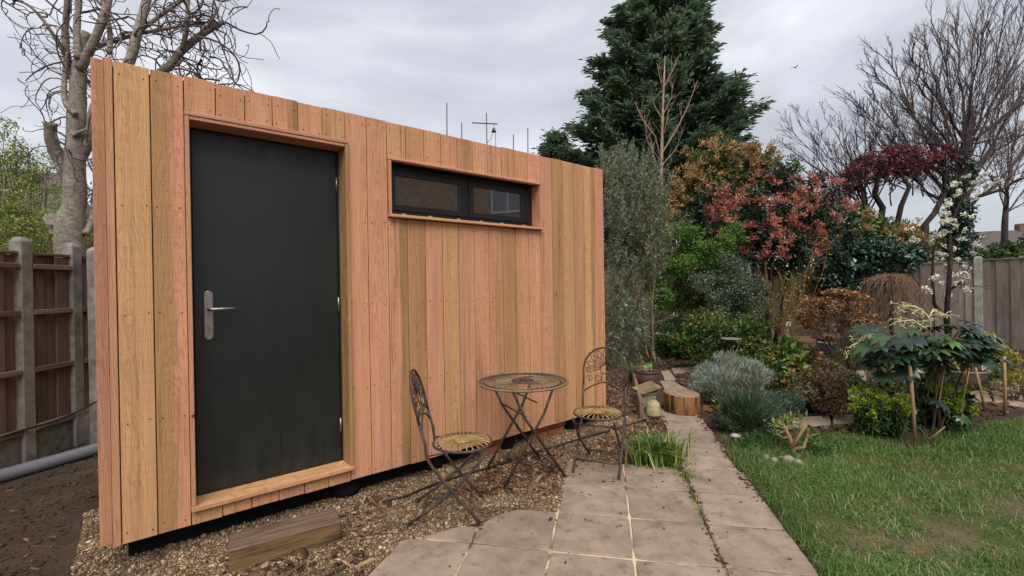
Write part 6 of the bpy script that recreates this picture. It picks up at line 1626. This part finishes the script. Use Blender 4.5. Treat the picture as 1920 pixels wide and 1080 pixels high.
for i, (nm, pts) in enumerate(big):
    q = [at(u, v, Yl + .12 * math.sin(i * 1.7 + j * .8) * (0 if nm == 'trunk' else 1)) for j, (u, v, r) in enumerate(pts)]
    if i == 0: q[0][2] = 0
    # rounder curves through the points
    Q, Rr = [], []
    for j in range(len(q) - 1):
        a0, a1, a2, a3 = q[max(0, j - 1)], q[j], q[j + 1], q[min(len(q) - 1, j + 2)]
        for f in (0, .25, .5, .75):
            Q.append(.5 * ((2 * a1) + (-a0 + a2) * f + (2 * a0 - 5 * a1 + 4 * a2 - a3) * f * f + (-a0 + 3 * a1 - 3 * a2 + a3) * f ** 3)); Rr.append((pts[j][2] + (pts[j + 1][2] - pts[j][2]) * f) * (1 + .05 * random.gauss(0, 1)) * (.80 if i == 0 else .74))
    Q.append(q[-1]); Rr.append(pts[-1][2])
    m = MB(); m.tube(Q, Rr, 12 if nm == 'trunk' else 9); shift(m.build(nm, M['bark_grey'], lt), lt)
    for j in range(6, len(Q)):
        if Q[j][2] < 2.9 and i == 0: continue
        if i in (1, 12): continue
        for _ in range(1 if random.random() < .62 else 0):
            dd = spread(Vector(tuple(Q[j] - Q[j - 1])), random.uniform(.5, 1.3))
            branch(tw_, Q[j], dd, random.uniform(.45, 1.15), random.uniform(.009, .018), 1, 3, .55, (.5, 1.2), .18, .02, .38, .15, 9, .006)
# thick curl of twigs at the right of the crown
for i in range(26):
    u, v = random.uniform(290, 430), random.uniform(0, 175); a_ = at(u, v, Yl + random.gauss(0, .4))
    branch(tw_, a_, Vector((random.gauss(.5, .7), random.gauss(0, .5), random.gauss(.2, .7))), random.uniform(.5, 1.1), random.uniform(.009, .018), 1, 4, .55, (.5, 1.3), .2, 0, .42, .1, 9, .0045)
for i in range(24):
    u, v = random.uniform(40, 150), random.uniform(60, 330); a_ = at(135 + random.gauss(0, 8), v, Yl)
    branch(tw_, a_, Vector((-1, random.gauss(0, .5), random.gauss(.1, .5))), random.uniform(.5, 1.0), random.uniform(.006, .011), 1, 2, .5, (.4, 1.0), .16, 0, .34, .2, 9, .004)
shift(tw_.build('twigs', M['twig'], lt), lt)
# --- green bush behind the left fence
bush('spring_bush', at(40, 520, 8.2), 'loose fresh green bush behind the brown fence', 'bush', 'spring', [B(20, 420, 8.2, 56), B(60, 370, 8.3, 50), B(85, 430, 8.0, 48), B(10, 350, 8.4, 50), B(-20, 400, 8.2, 60), B(40, 310, 8.5, 40), B(110, 400, 8.2, 36), B(165, 430, 8.4, 30), B(170, 370, 8.6, 26), B(60, 450, 7.9, 46), B(20, 460, 7.9, 50), B(15, 280, 8.5, 34), B(60, 300, 8.4, 32), B(5, 240, 8.6, 24), B(92, 340, 8.3, 34)], 10500, .058, .42, 60, .013, 'bark_brown', sub=20, subr=.34, up=.2)
# --- distant garden trees that close the view between things
bush('distant_tree', at(-300, 500, 30), 'distant soft green tree far beyond the left fence', 'tree', 'spring', [B(-200, 430, 26, 70), B(0, 440, 28, 60), B(150, 470, 30, 50)], 3000, .3, .5, 8, .08, 'bark_dark')
# --- a bird crossing the sky
q = at(1491, 127, 40); bd = MB(); bd.tube([(-.12, 0, 0), (-.04, 0, .01), (.06, 0, .01), (.13, 0, 0)], [.01, .05, .045, .01], 8)
for s in (-1, 1): bd.add([(.05, 0, .02), (-.06, 0, .02), (-.09, s * .25, .12), (.0, s * .3, .14), (-.08, s * .5, .06), (-.05, s * .52, .06)], [(0, 1, 2, 3), (3, 2, 4, 5)]); bd.add([(.05, 0, .012), (-.06, 0, .012), (-.09, s * .25, .112), (.0, s * .3, .132), (-.08, s * .5, .056), (-.05, s * .52, .056)], [(3, 2, 1, 0), (5, 4, 2, 3)])
tag(bd.build('bird', M['dark'], None, q, (0, 0, .5)), 'tiny dark bird flying in the sky right of the conifer', 'bird')

for o in list(bpy.data.objects):           # fine twigs are past counting
    if o.parent is not None and o.name.split('.')[0] in ('twigs', 'branches', 'wands'): o['kind'] = 'stuff'
